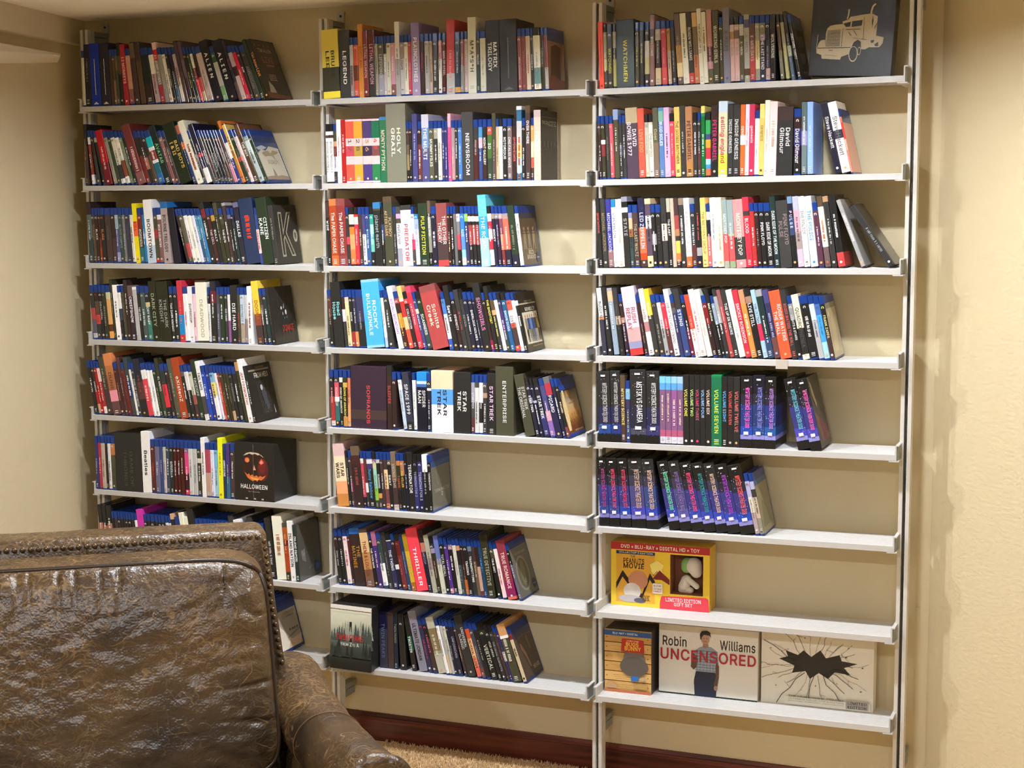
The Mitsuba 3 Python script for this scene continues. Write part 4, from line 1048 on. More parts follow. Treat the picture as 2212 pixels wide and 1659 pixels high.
495.4 12.9 171 -0.1 B 444@.2:a87@.3:333 ~ ccc
508.9 25.7 177 0.0 S 222 STAR_TREK ebd
536.0 54.7 198 0.3 S 443 ENTERPRISE ccc
627.5 28.5 178 11.9 S 443 STAR_TREK_THE_ORIGINAL bbb
659.1 12.6 171 12.6 U 223@.25:778@.35:223 STAR_TREK ddd
673.3 9.8 171 12.9 U 223@.3:aab@.35:223 ~ ddd
684.4 17.1 171 13.1 U 223@.6:336 STAR_TREK eee
703.6 15.2 171 13.5 B 447@.5:c9a@.7:86a ~ ecd
720.7 17.9 176 13.9 S 666@.1:a34@.3:224 PICARD eee
740.8 11.2 171 14.2 B 223 ~ eee
752.8 9.3 171 14.2 B 222@.8:744 PICARD eda F:cover_golden
M6 18
19.8 36.9 190 5.2 S dbb@.2:edb@.6:ea7@.8:c84 STAR_WARS 322
57.4 10.4 171 5.2 U 333@.2:222 ~ ccb
68.2 10.4 171 5.2 B 433@.5:724@.7:433 ~ ccc
79.0 27.9 185 5.2 S 654@.15:422@.3:322 ~ 944
107.5 10.3 171 5.0 B ddd@.1:b45@.8:223 ~ ecc
118.3 9.1 171 4.9 B 533@.5:ddd@.7:333 . ccc
127.8 18.3 171 4.8 B bab@.02:ddd@.1:436@.2:222 Sunny_Rainbow 49c
146.5 12.2 171 4.6 U 868@.07:cc9@.2:9cb@.6:8b4@.85:443 ~ 597
159.2 11.2 171 4.5 B bbb@.07:222@.7:c95@.8:433 SUNSHINE ddd
170.8 11.2 171 4.4 B 433 ~ ccc
182.4 12.1 171 4.3 B 433@.2:ec9@.6:744@.9:c75 ~ 655
195.0 12.1 171 4.2 B 654@.1:222 SWAT eee
207.5 15.9 175 4.1 S 765@.5:433@.9:baa SWING_TIME ba9
223.9 12.1 171 3.9 B b74@.1:332@.6:222 TAKEN c53
236.4 12.0 171 3.8 B a75@.3:222 THE_KILLER eb5
248.8 9.1 171 3.7 U 222@.1:223 ~ bbc
258.4 17.7 176 3.6 S 222 TERMINATOR eee
276.5 13.8 171 3.4 U 222@.3:336 TERMINATOR_2 99b
290.8 15.7 171 3.3 U 336@.6:224 TERMINATOR_3 aab
306.9 15.7 172 3.2 S eee@.3:222 ~ 999
323.0 10.9 171 3.0 B 222 TERMINATOR ddd F:cover_steel
M7 30
11.1 14.7 171 6.4 B 322@.25:222 ~ 999
27.1 12.6 171 6.7 B 222 ~ bbb
41.1 15.4 171 7.0 B edd ~ b57
58.0 9.1 171 7.3 B 522@.5:322 . ccc
68.0 34.3 176 7.4 S 26b@.1:322 THE_MATINEE b83
105.6 26.1 176 8.3 S 655@.06:db8@.4:b85@.7:754 THEM_&_LOUISE 842
134.1 11.4 171 8.9 B 222 THE_THIN_MAN eee
146.9 15.0 172 9.1 S a68@.25:437@.7:436 ~ ecd
163.5 15.0 171 9.5 B 344@.5:eee@.97:344 ~ 778
180.1 14.9 172 9.8 S 333 ~ 778
196.7 15.8 171 10.1 U ddd@.02:335 THE_THING eee
214.2 12.1 171 10.5 B 322@.5:ddd@.6:223 . ccc
227.7 13.9 171 10.7 U 622@.3:733 ~ a66
243.2 12.0 172 11.0 S 235@.3:346 ~ 99a
256.7 13.8 172 11.3 S a82@.3:ca3@.85:a62 ~ db7
272.1 37.1 190 11.6 S e45 THRILLER fff
310.4 13.7 190 10.8 D 322@.2:b76@.35:223 TIMECOP 889
324.7 14.6 174 10.5 S aa9@.4:988@.6:aa9 ~ 766
339.9 12.7 171 10.2 U 333@.1:98a@.2:332 ~ b88
353.2 15.5 174 9.9 S 67b@.4:99a@.5:ccb ~ 889
369.3 12.6 171 9.5 B 222 TOTAL_RECALL ddd
382.6 10.9 171 9.2 B 437@.1:538@.9:c89 ~ eee
394.0 13.8 171 8.6 B 978@.1:222 ~ ddd
408.4 11.6 171 8.6 B ccb TOM_HORN 999
420.6 10.5 171 8.6 B b86@.1:222@.4:344 ~ 778
431.7 10.5 171 8.6 B 322@.7:b63 ~ c86
442.7 12.6 171 8.6 B 222 TRADING eee
455.9 12.6 171 8.7 B 678@.1:333 TRAINSPOTTING eee
469.1 10.4 171 8.7 B 433@.3:654 ~ ba8
480.0 10.4 171 8.7 B 322@.4:b98@.9:634 . ccc
491.0 10.4 171 8.7 B 246 ~ 59c
501.9 22.9 190 8.7 D 332 TRUE_DETECTIVE aa9
532.4 11.1 171 11.0 B 443@.2:222 TRUE_GRIT eee
547.5 12.7 171 12.1 B edd@.6:ecc ~ b66
564.9 26.8 176 13.4 S 834@.7:825@.95:c65 TRUE_ROMANCE ecc
599.3 9.9 171 16.5 B 222@.3:667 ~ ccd F:cover_ellipse
M8 28
4.5 137.1 197 -1.3 S 222 - 222 F:front_forest Y:-20
146.3 26.4 173 0.2 S 113@.3:334 TWIN_PEAKS 568
174.1 19.2 173 0.5 S 433 . ccc
194.7 12.9 175 0.8 S 123 TWIN_PEAKS 887
215.1 19.9 171 3.2 U 222 . ccc
253.8 15.0 171 9.3 U 222@.3:254@.6:222 TWISTER eee
278.1 25.7 185 12.2 S 889 ULTIMATE_JORDAN 333
308.4 13.4 171 13.4 B 335 ~ a46
324.5 13.3 171 14.0 B 222@.3:433 ~ d58
340.5 24.7 172 14.6 S bba@.2:875@.6:997@.65:bba ~ ddc
366.5 9.3 171 13.6 B eee ~ 777
376.5 9.1 171 13.1 B bbb@.6:cb9 ~ 999
386.3 9.1 171 12.9 B ccb@.5:bbb ~ 777
396.0 9.1 171 12.9 B 223 ~ aab
405.8 13.5 171 12.9 B 223 UNFORGIVEN 99a
425.6 9.1 171 14.7 B 433 ~ a97
436.7 24.7 190 15.1 D 333 UNIVERSAL_CLASSIC ccc
466.6 14.2 171 16.4 B c53@.2:eb8@.6:e86@.8:d65 UNIVERSAL_SOLDIER 322
483.1 11.4 171 16.8 B 445@.8:644 ~ 887
496.3 13.3 171 17.1 B 222 ~ 998
511.7 21.1 171 17.4 U 332@.1:222 VERTICAL ccb
535.7 11.2 171 17.9 U 222 VICE_VERSA ccb
548.8 11.2 171 18.1 U 333 THE_USUAL_SUSPECTS 999
561.9 9.1 171 18.4 B 433 ~ 867
571.9 9.1 171 18.4 B 336@.4:eee@.6:336 ~ 557
581.9 24.8 176 18.4 S c96@.2:eee@.25:443 ~ ccb
611.6 11.8 171 19.4 B 833@.12:cb9 WAR 322 F:cover_war
R1 6
4.5 13.6 178 1.9 S e54 - 733
18.5 10.1 171 1.7 U 998@.5:bb7@.7:444 ~ eee
29.0 15.3 171 1.6 U 333 WATCHMEN bb4
44.7 9.2 171 1.4 U 999@.3:444@.5:aa6 ~ ccc
54.2 50.6 180 1.3 S 233 WATCHMEN dc3
105.3 12.5 171 0.7 B 222@.1:443 ~ cb6
118.2 13.3 171 0.6 B 222 ~ cb6
131.9 13.3 171 0.4 B 222@.2:ccc@.5:bb8@.8:333 . ccc
145.6 14.1 190 0.3 D 866@.2:544@.4:866 WELCOME ccc
162.7 15.3 171 1.1 B aaa@.2:322@.7:cb9 ~ 999
181.4 14.5 171 2.2 B b45@.7:c55 ~ d77
199.2 9.5 171 3.1 B a85@.4:ba9 ~ 654
211.1 10.9 171 3.8 B 333 ~ aaa
224.6 15.5 190 4.5 D 655@.45:b84@.7:dc9@.9:655 ~ 998
240.6 16.3 190 4.3 D ddc ~ 566
257.4 13.8 190 4.1 D 333@.85:b44 ROBIN_WILLIAMS ccc
271.6 12.9 190 3.9 D ca7@.2:765@.6:b75 ~ 654
285.0 11.2 197 3.7 S ddc THE_WIZARD_OF_OZ 755
296.6 11.2 190 3.5 D ddc ~ 743
308.3 13.7 193 3.0 S b88@.5:534@.7:b89@.8:554 ~ caa
322.4 16.2 190 2.3 D 443 WORKING_GIRLS ccb
339.0 10.3 171 2.2 B 443 ~ ccc
349.7 17.7 194 2.2 S 778 X-FILES 556
367.8 11.1 171 2.1 U cbc@.12:a86@.25:caa X-MEN 999
379.3 13.5 171 2.0 U baa@.1:766@.25:caa X-MEN 999
393.2 11.0 171 1.9 B bbb@.2:554 X-MEN ccc
404.7 14.3 175 1.8 S 998@.08:557@.2:aaa@.8:543@.9:998 X-MEN 888
419.3 14.2 171 1.8 B 644@.4:854@.6:a44 X-MEN_DAYS cbb
434.0 11.8 171 1.7 B 998@.3:cb8@.6:ddb@.8:998 ~ 998
446.1 14.2 171 1.6 B 776@.2:98a@.3:334 X_THE_LAST_STAND ddd
460.7 11.7 171 1.5 B 223@.3:334@.8:b99 ~ 888
472.8 14.1 171 1.4 U 222 WOLVERINE ccc
500.1 9.1 171 5.7 U 543@.5:776 ~ 998
514.6 9.1 171 7.3 U 998@.4:aa7 ~ ccc
528.9 8.6 178 8.9 S 333@.5:bcb@.65:567 ~ 99a
544.9 9.7 171 11.2 B 222 ZERO_DARK_THIRTY ddd F:cover_zero
R2 6
4.5 9.1 171 2.5 B 433@.2:322 ~ bbb
14.0 11.2 171 2.5 B 332@.3:eee@.38:733@.6:332 . ccc
25.7 12.1 171 2.5 B 333 ~ 665
38.3 10.4 171 2.5 B c56 ~ eca
49.2 14.5 190 2.5 D 89b@.15:443 ~ dcc
64.2 9.5 171 2.5 B 333@.4:556@.6:333 ~ ccd
74.2 10.4 171 2.6 B 333 ~ bbb
85.0 33.5 190 2.6 S a97@.22:434 DAVID_BOWIE_1977 edd
118.9 18.5 190 2.5 D c54 LIVE_FOO e96
137.9 10.3 171 2.4 U aa9@.1:bba ~ 998
148.6 11.9 171 2.4 U cba@.05:ddc CHICKENFOOT 665
160.9 15.1 190 2.4 D 554@.5:765 Coal ba8
176.4 14.3 190 2.4 D 58b@.05:7a9@.2:57a BUDD_SOLES eee
191.1 15.9 190 2.3 D cac ~ 535
207.4 12.6 171 2.3 U d45 ~ fcc
220.4 15.0 190 2.2 D ea7@.0:eb6 THE_DOOBIE_BROTHERS 332
235.8 14.1 190 2.2 S 333 ~ bbb
250.3 18.9 190 2.0 D a75@.8:a74 PETER_GABRIEL 322
269.6 11.6 171 1.5 U 222@.1:333 ~ ddd
281.7 9.1 171 1.3 B 333@.5:533 ~ aaa
291.2 10.6 190 1.1 D dc7@.1:376@.15:163 ~ eed
302.2 13.5 171 0.8 U 395@.25:447@.35:e93@.5:d34@.7:9ce@.8:48b@.88:e64 . ccc
316.0 19.5 190 0.4 D 322@.5:222 PETER_GABRIEL c37
335.9 24.1 198 -0.0 S bcd@.15:cca@.4:db9@.7:dc4@.97:cca selling_england a33
360.4 14.9 190 -0.1 D 333 INSIDE_GENESIS ccc
375.7 17.6 190 -0.2 D 333 INSIDE_GENESIS ccc
393.7 13.1 190 -0.2 D c63@.43:ddd@.57:c63 GENESIS edc
407.2 10.6 190 -0.4 D ecd ~ c99
418.2 13.6 190 -0.5 D b35 genesis ecc
432.2 11.2 171 -0.6 B eee ~ 998
443.8 12.9 190 -0.7 D dc7@.2:db6 GENESIS 653
457.1 12.9 196 -0.9 S edc ~ ba9
470.4 19.6 192 -1.0 S ecc ~ b98
491.6 41.1 178 -0.6 S 322@.2:222 David_Gilmour ddd
535.6 19.4 171 0.2 B 322@.2:336@.5:213@.7:222 David_Gilmour ddd
556.6 14.3 190 0.6 D 566@.4:99b@.6:677 ~ eee
572.2 15.2 190 0.9 D 8ae ~ bcd
644.8 17.1 190 12.9 D 333@.02:223 Steve_Hackett ccc
662.8 22.0 190 12.9 D eee@.4:334@.52:edd SteveHackett 666
685.8 4.6 171 12.9 B e76@.1:d44@.4:eba@.6:e87 ~ a44 F:cover_pale
R3 4
4.5 12.1 190 3.7 D 222 janet_jackson c44
17.1 14.9 190 3.7 D 333 MICHAEL_JACKSON 875
32.6 15.3 190 3.7 D 338@.75:866 MICHAEL_JACKSON bbd
48.3 13.1 190 3.7 D 27a@.12:eee STAN_KENTON 346
62.0 17.1 190 3.7 D edc ~ ea9
79.6 16.7 193 3.8 S 889@.07:111@.15:ddd@.22:222 STATE 999
96.8 11.0 171 3.8 B 88a@.1:ca8@.3:964@.45:344 ~ 322
108.2 15.7 171 3.8 B 433 THE_LAST_WALTZ 997
124.4 19.4 190 3.8 D 224@.42:d64@.8:b42@.9:433 LED_ZEPPELIN ccd
144.2 16.5 190 3.8 D ec9@.08:545@.25:ddd@.44:545@.84:ec9 ~ 333
161.2 11.8 171 3.9 B 222@.4:999@.6:222 ~ eee
173.5 15.5 171 3.9 B 222 ~ 444
189.4 14.5 190 3.9 D 333@.37:ecb@.62:333 ~ 222
204.4 10.6 190 3.9 D aa9@.2:222 THE_LAST ddd
215.4 10.6 190 3.9 D ba9 . ccc
226.5 11.9 190 3.9 D 433@.25:944@.45:a75@.55:333@.62:db5@.8:e74@.92:322 . ccc
238.9 14.4 190 4.0 D 876@.1:333 ~ ccc
253.8 15.3 190 3.9 D eee@.85:c63 MC_HAMMER_2_LEGIT_THE_VIDEOS 877
269.5 13.4 171 3.8 B 333@.6:533 ~ ccc
283.4 14.3 190 3.8 D 222@.72:999@.84:223 ~ c55
298.1 14.3 190 3.7 D eb6@.1:ec7 THE_METHENY_GROUP 864
312.8 10.6 171 3.6 B bbb@.15:223@.45:c66 ~ ccc
323.8 16.0 190 3.6 D eee ~ 999
340.3 15.1 190 3.5 D edb ~ a98
356.7 13.7 180 3.8 S 899@.5:d55@.9:998 MONTEREY_POP ccc
372.1 15.5 180 4.2 S 899@.5:9b8@.53:d55@.9:897 ~ ccc
389.6 26.5 181 4.7 S e88@.55:333@.88:e88 MONTEREY_POP edb
417.5 16.1 190 5.0 D c34@.2:433@.27:d34 BLOOD ecc
434.5 11.9 171 5.2 B a33 ~ ecc
447.3 10.9 171 5.3 B 322 ~ 988
459.0 13.9 171 5.4 B 222 PINK_FLOYD eee
473.8 16.9 171 5.6 B 222 DARK_SIDE_OF_MOON ddd
491.8 14.8 190 5.8 D 233 DARK_SIDE_OF_THE_MOON ddd
507.6 30.9 176 5.9 S 333 PINK_FLOYD_PULSE 877
540.1 12.6 190 6.3 D 68a@.1:223@.3:346@.55:222 P_U_L_S_E ccd
553.7 15.6 190 6.4 D aab@.2:c9a@.5:988@.75:bab ~ 655
570.4 14.5 190 6.6 D eee THE_POLICE 554
587.0 18.7 190 7.1 D ddd THE_POLICE 48b
608.7 13.2 171 7.9 B 534 ~ cbc
624.2 14.7 190 8.5 D 543@.15:ddc@.72:655 ~ a64
641.6 13.8 190 9.1 D a86@.08:333 ~ bbb
658.0 17.7 190 9.7 D 222@.8:c44 ~ eee
717.1 10.9 190 21.8 D 999 LIBERTY_IN_EUROPE ddd
787.5 16.9 190 34.5 D 333 ~ 888 F:cover_none
R4 13
11.9 13.9 190 6.1 D ddd@.43:e96@.48:334 BUDDY_RICH 333
28.3 14.6 190 6.7 D 222 ~ ccc
45.6 15.3 190 7.3 D 999@.05:ea8@.2:89a ~ ccc
63.7 13.9 190 8.0 D 333@.42:a98@.55:222 ~ 544
80.0 10.7 171 8.6 B 322@.3:a76@.4:323 ~ bbb
92.7 37.6 190 9.1 S cbc@.6:b99@.8:88a@.9:b33 RUSH_REPLAY a55
134.9 10.6 171 10.4 B 322 ~ 877
146.5 14.7 190 10.5 D eed@.5:a77@.65:eed sade 766
162.6 13.9 190 10.7 D eb3@.4:333 Sade_Live fec
177.7 14.7 171 10.9 B 333 ~ 887
193.7 11.3 171 11.1 B bbb@.5:999 ~ 544
206.1 12.1 171 11.2 B c34@.5:533 ~ eaa
219.3 13.7 190 11.4 D eee THE_SECRET_POLICEMANS 554
234.3 12.0 171 11.6 B 433@.1:555@.2:335 ~ ccc
247.5 16.1 190 11.7 D 333@.3:347 STING ddd
265.0 11.1 171 11.9 B 222@.5:623 ~ ddd
277.2 13.3 172 12.1 S d43@.55:eed ~ e88
292.0 15.4 190 12.3 D ecc ~ a77
309.4 14.7 190 12.7 D eed ~ cba
325.9 13.1 171 13.0 B 722@.4:322 ~ ccc
340.6 10.6 190 13.3 D 222@.2:222 Mel_Torme cdb
351.9 9.1 171 13.3 B 89a@.4:222 ~ ddd
361.7 10.6 190 13.3 D 333@.1:999@.5:333 ~ ddd
373.0 10.6 190 13.3 D 855@.25:a44 ~ daa
384.3 13.6 190 13.3 D 333 THE_UP_IN_SMOKE ddd
398.8 15.4 190 13.3 D eed ~ bbb
415.0 15.3 190 13.1 D b34 SMOKEY_ROBINSON ecc
431.2 14.5 190 12.8 D b86@.2:c84 ~ fdb
446.5 16.1 190 12.6 D 222@.1:976@.2:222 LIVE_STILL eee
463.4 12.0 190 12.3 D 9bc@.5:c35@.75:9bc THE_ULTIMATE 556
476.0 16.1 190 12.1 D 999@.1:233@.7:346 ~ ccc
492.9 15.2 190 11.9 D 447@.2:335@.7:644 ~ 99b
508.8 29.4 183 11.7 S e53 ROGER_WATERS_THE_WALL fcc
539.7 14.9 190 11.8 D 333 ROGER_WATERS_THE_WALL b55
555.5 11.6 171 11.9 B 888@.3:222 LIGHTS_&_STARS ccc
568.0 18.0 174 11.9 S edb@.52:222@.92:edb QUADROPHENIA 444
587.0 22.7 171 12.0 B 222 ~ ccc
610.9 13.9 171 12.1 B bcd@.3:aaa ~ 668
625.7 13.8 171 12.2 B 46a@.2:49d@.7:9cd ~ 368
640.4 12.4 171 12.3 B 222@.5:433 FRANK_ZAPPA cc8 F:cover_cream
R5 4
4.5 35.8 195 1.8 S 222@.5:224@.75:248 MYSTERY_SCIENCE_THEATER_3000 bbb S:stars
40.7 28.2 198 1.6 S 222@.5:224@.75:237 MYSTERY_SCIENCE_THEATER_3000 bbb S:stars
69.3 14.8 190 1.5 D 543@.2:433 MYSTERY_SCIENCE dc7
84.5 12.9 171 1.4 B 7ac@.2:335@.7:347 ~ bc8
97.7 45.1 203 1.3 S 222@.5:223@.8:445 MST3K_VS_GAMERA ddd S:stars
143.3 37.0 200 1.1 S 222@.5:224@.75:336 MYSTERY_SCIENCE_THEATER_3000 ccc S:stars
180.7 16.7 190 0.9 D 7bd@.1:59c@.2:757@.8:a57@.9:ccd ~ ecb
197.8 15.1 190 0.9 D 7bd@.1:59c@.2:757@.8:a57@.9:ccd ~ ecb
213.2 16.6 190 0.8 D 8bd@.1:59c@.2:858@.8:a57@.9:ccd ~ ecb
230.2 16.5 190 0.8 D 9bd@.1:69c@.2:757@.8:a57@.9:ccd ~ ecb
247.1 15.6 192 0.8 S 222@.02:222 VOLUME_ONE ed6
263.1 14.9 192 0.7 S 222@.02:222 VOLUME_TWO bd7
278.4 15.2 192 0.7 S 222@.02:222 VOLUME_THREE d47
294.0 14.8 192 0.7 S 222@.02:222 VOLUME_FOUR 8be
309.2 14.8 192 0.7 S 222@.02:222 VOLUME_SIX ecb
324.4 28.9 194 0.6 S 174@.03:164 VOLUME_SEVEN cd5
353.7 15.2 190 0.6 S 222 VOLUME_EIGHT 6ae
369.3 15.2 190 0.4 S 222 VOLUME_ELEVEN d55
384.9 17.9 190 0.3 S 222 VOLUME_TWELVE d66
403.2 32.8 193 0.1 S 111@.25:223@.4:237@.7:24a@.82:88c@.88:111 MYSTERY_SCIENCE_THEATER_3000 f6c S:stars
436.5 32.9 196 0.1 S 112@.25:223@.4:236@.7:248@.82:88c@.88:111 MYSTERY_SCIENCE_THEATER_3000 88d S:stars
470.0 29.6 193 0.2 S 111@.25:223@.4:237@.7:259@.82:88c@.88:111 MYSTERY_SCIENCE_THEATER_3000 b8d S:stars
561.4 32.0 192 13.3 S 111@.25:223@.4:337@.7:44a@.82:88c@.88:111 MYSTERY_SCIENCE_THEATER_3000 6bc S:stars
594.7 29.0 192 13.3 S 111@.25:223@.4:337@.7:44a@.82:88c@.88:111 MYSTERY_SCIENCE_THEATER_3000 f6b F:cover_lights S:stars
R6 18
4.5 27.4 193 3.6 S 111@.25:223@.4:337@.7:348@.82:77b@.88:222 MYSTERY_SCIENCE_THEATER_3000 a48 S:stars
33.7 29.7 193 4.0 S 111@.25:223@.4:337@.7:348@.82:77b@.88:111 MYSTERY_SCIENCE_THEATER_3000 d57 S:stars
65.4 30.4 193 4.5 S 111@.25:223@.4:337@.7:24a@.82:77b@.88:111 MYSTERY_SCIENCE_THEATER_3000 d46 S:stars
97.7 41.0 195 4.9 S 222@.25:334@.4:447@.7:44a@.82:77b@.88:222 MYSTERY_SCIENCE_THEATER_3000 ca9 S:stars
141.3 33.9 195 5.5 S 222@.25:334@.4:347@.7:34a@.82:77b@.88:222 MYSTERY_SCIENCE_THEATER_3000 dba S:stars
206.2 30.5 193 12.0 S 111@.25:223@.4:337@.7:34a@.82:88c@.88:111 MYSTERY_SCIENCE_THEATER_3000 7da S:stars
238.2 30.7 195 12.1 S 222@.25:334@.4:447@.7:559@.82:88c@.88:222 MYSTERY_SCIENCE_THEATER_3000 86a S:stars
270.4 33.3 193 12.2 S 111@.25:223@.4:337@.7:34a@.82:88c@.88:111 MYSTERY_SCIENCE_THEATER_3000 e58 S:stars
305.3 31.9 193 12.3 S 111@.25:223@.4:337@.7:34a@.82:88c@.88:111 MYSTERY_SCIENCE_THEATER_3000 299 S:stars
338.7 30.9 194 12.5 S 222@.25:334@.4:337@.7:34a@.82:88c@.88:222 MYSTERY_SCIENCE_THEATER_3000 dba S:stars
371.2 33.9 192 12.6 S 111@.25:223@.4:337@.7:34a@.82:88c@.88:111 MYSTERY_SCIENCE_THEATER_3000 a4c S:stars
406.7 37.5 192 12.7 S 111@.25:223@.4:337@.7:24a@.82:88c@.88:111 MYSTERY_SCIENCE_THEATER_3000 e66 S:stars
445.6 12.4 171 12.7 B aac@.3:ccb@.6:a99 ~ 767
458.8 12.0 171 12.7 B aac@.15:333@.3:ba9@.7:887 ~ 544 F:cover_olive'''
def parse():  # black unlettered set on third left shelf is added for a shadowed gap
    rows, cur = [], None
    for ln in ROWS.strip().split('\n'):
        t = ln.split()
        if t[0][0] in 'LMR' and len(t) == 2: cur = (t[0][0], int(t[0][1]), float(t[1]), []); rows.append(cur); continue
        e = dict(F='', S='', Y=None)
        for q in t[8:]: e[q[0]] = float(q[2:]) if q[0] == 'Y' else q[2:]
        cur[3].append((float(t[0]), float(t[1]), float(t[2]), float(t[3]), t[4], t[5], t[6], t[7], e['F'], e['S'], e['Y']))
    return rows
heap_v, heap_c, heap_f, heap_n = [], [], [], 0
for b, r, row_y, items in parse():
    for i, it in enumerate(items):
        if (b == 'L' and r == 8 and i < len(items) - 1) or (b == 'L' and r == 7 and it[4] == 'B' and it[0] > 330):
            # hidden almost wholly behind the armchair: joined as one
            x, w, h, th, k, spec = it[:6]; x, w, h, t = x / 1000, w / 1000, h / 1000, math.radians(th)
            M = on(b, r); R = np.eye(4); R[0, 0] = R[2, 2] = math.cos(t); R[0, 2] = -math.sin(t); R[2, 0] = math.sin(t); R[:3, 3] = [x, row_y / 1000, 0.0002]
            for m, c in (prism(profile(w, 0.135, 0.0032), [(0.0, h, SHELL['B'])]), prism(profile(w, 0.129, 0.003, 0.0003), bands(spec, 0.0065, h - 0.0225), inset=0.0002, caps=False)):
                m.apply_transform(M @ R); heap_v.append(m.vertices); heap_f.append(m.faces + heap_n); heap_c.append(c); heap_n += len(m.vertices)
            continue
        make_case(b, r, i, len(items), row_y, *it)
put('disc_case_run', trimesh.Trimesh(np.vstack(heap_v), np.vstack(heap_f), process=False), 'm_gloss', color=np.vstack(heap_c))
labels['disc_case_run'] = {'label': 'blue-topped disc cases packed behind the back of the leather armchair', 'category': 'disc cases', 'kind': 'stuff'}

# ------------------------------------------------------------------ single boxes on the last bay
def lone(base, b, r, x, y, w, h, d, th, spec, fn, label, front='box', bs='m_card', tiltback=0.0):
    key = numbered(base); M = on(b, r); R = np.eye(4); t = math.radians(th)
    R[0, 0] = R[2, 2] = math.cos(t); R[0, 2] = -math.sin(t); R[2, 0] = math.sin(t); R[:3, 3] = [x, y, 0.0003 if th >= 0 else 0.0003 + w * math.sin(-t)]
    TW = T((M @ R).tolist())
    m, c = prism(profile(w, d, 0.001, n=1), bands(spec, 0, h), inset=0.001); part(key, front, m, bs, color=c, to_world=TW)
    A = Art((0, 0, 0), (1, 0, 0), (0, 0, 1), w, h, lift=0.0003); fn(A); m, c = A.mesh(); part(key, 'cover_print', m, bs, color=c, to_world=TW)
    tag(key, label, 'box', None); return key, TW

def pr_truck(A):
    c, k = 'b8ad94', '2a2b29'
    S = lambda pts: [((x - 195) / 1300.0, (1235 - y) / 1560.0) for x, y in pts]
    A.poly(S([(440, 800), (430, 600), (450, 520), (500, 480), (580, 465), (690, 455), (680, 420), (770, 390), (800, 350), (1000, 315), (1130, 300), (1225, 345), (1220, 630), (1340, 650), (1330, 740), (1280, 800), (1120, 800), (1060, 835), (1000, 830), (990, 720), (940, 690), (880, 730), (845, 810), (830, 900), (700, 945), (685, 990), (390, 975), (380, 920), (300, 895), (300, 830), (330, 740), (360, 700), (425, 690)]), c)
    for pts in ([(310, 812), (835, 800), (835, 812), (310, 824)], [(695, 450), (815, 420), (805, 495), (740, 500)], [(830, 415), (995, 395), (985, 480), (825, 500)], [(1150, 330), (1165, 400), (1150, 520), (1140, 400)], [(1180, 520), (1220, 430), (1220, 460), (1190, 530)], [(880, 730), (940, 690), (985, 720), (950, 720), (900, 760), (850, 850), (835, 900), (845, 810)], [(1200, 760), (1260, 720), (1270, 780), (1220, 790)], [(1140, 700), (1200, 690), (1190, 730), (1150, 740)]): A.poly(S(pts), k)
    A.poly(S([(455, 550), (660, 535), (665, 790), (440, 800)]), '8f8672')
    for x in range(470, 660, 24): A.line(S([(x, 556), (x + 2, 790)]), .0006, '5c5648')
    for y in (600, 650, 700, 750): A.line(S([(450, y), (662, y - 8)]), .0006, '5c5648')
    A.line(S([(700, 520), (690, 790)]), .001, k); A.line(S([(745, 540), (970, 530)]), .0012, k); A.line(S([(1020, 350), (1025, 700)]), .001, k); A.line(S([(855, 660), (1080, 690)]), .0008, k); A.line(S([(790, 580), (830, 630)]), .002, '6a6454'); A.line(S([(870, 560), (920, 625)]), .002, '6a6454')
    A.line(S([(1120, 370), (1125, 260), (1145, 190), (1175, 165)]), .0042, c); A.line(S([(755, 380), (770, 320), (775, 245)]), .0036, c); A.line(S([(300, 830), (310, 620)]), .0012, c)
    A.ell((885 - 195) / 1300, (1235 - 905) / 1560, .055, .075, c, 24); A.ell((885 - 195) / 1300, (1235 - 900) / 1560, .046, .066, '26282a', 24); A.ell((975 - 195) / 1300, (1235 - 860) / 1560, .022, .04, c, 20); A.ell((975 - 195) / 1300, (1235 - 860) / 1560, .016, .032, '26282a', 20)
    A.line(S([(430, 920), (650, 935)]), .0007, '7a7362'); A.line(S([(505, 852), (555, 850)]), .0018, '5a5446')
lone('truck_print_box', 'R', 1, 0.566, 0.030, 0.2105, 0.262, 0.06, -3.2, '272a2c', pr_truck, 'large black box with a cream line drawing of a truck on its front')

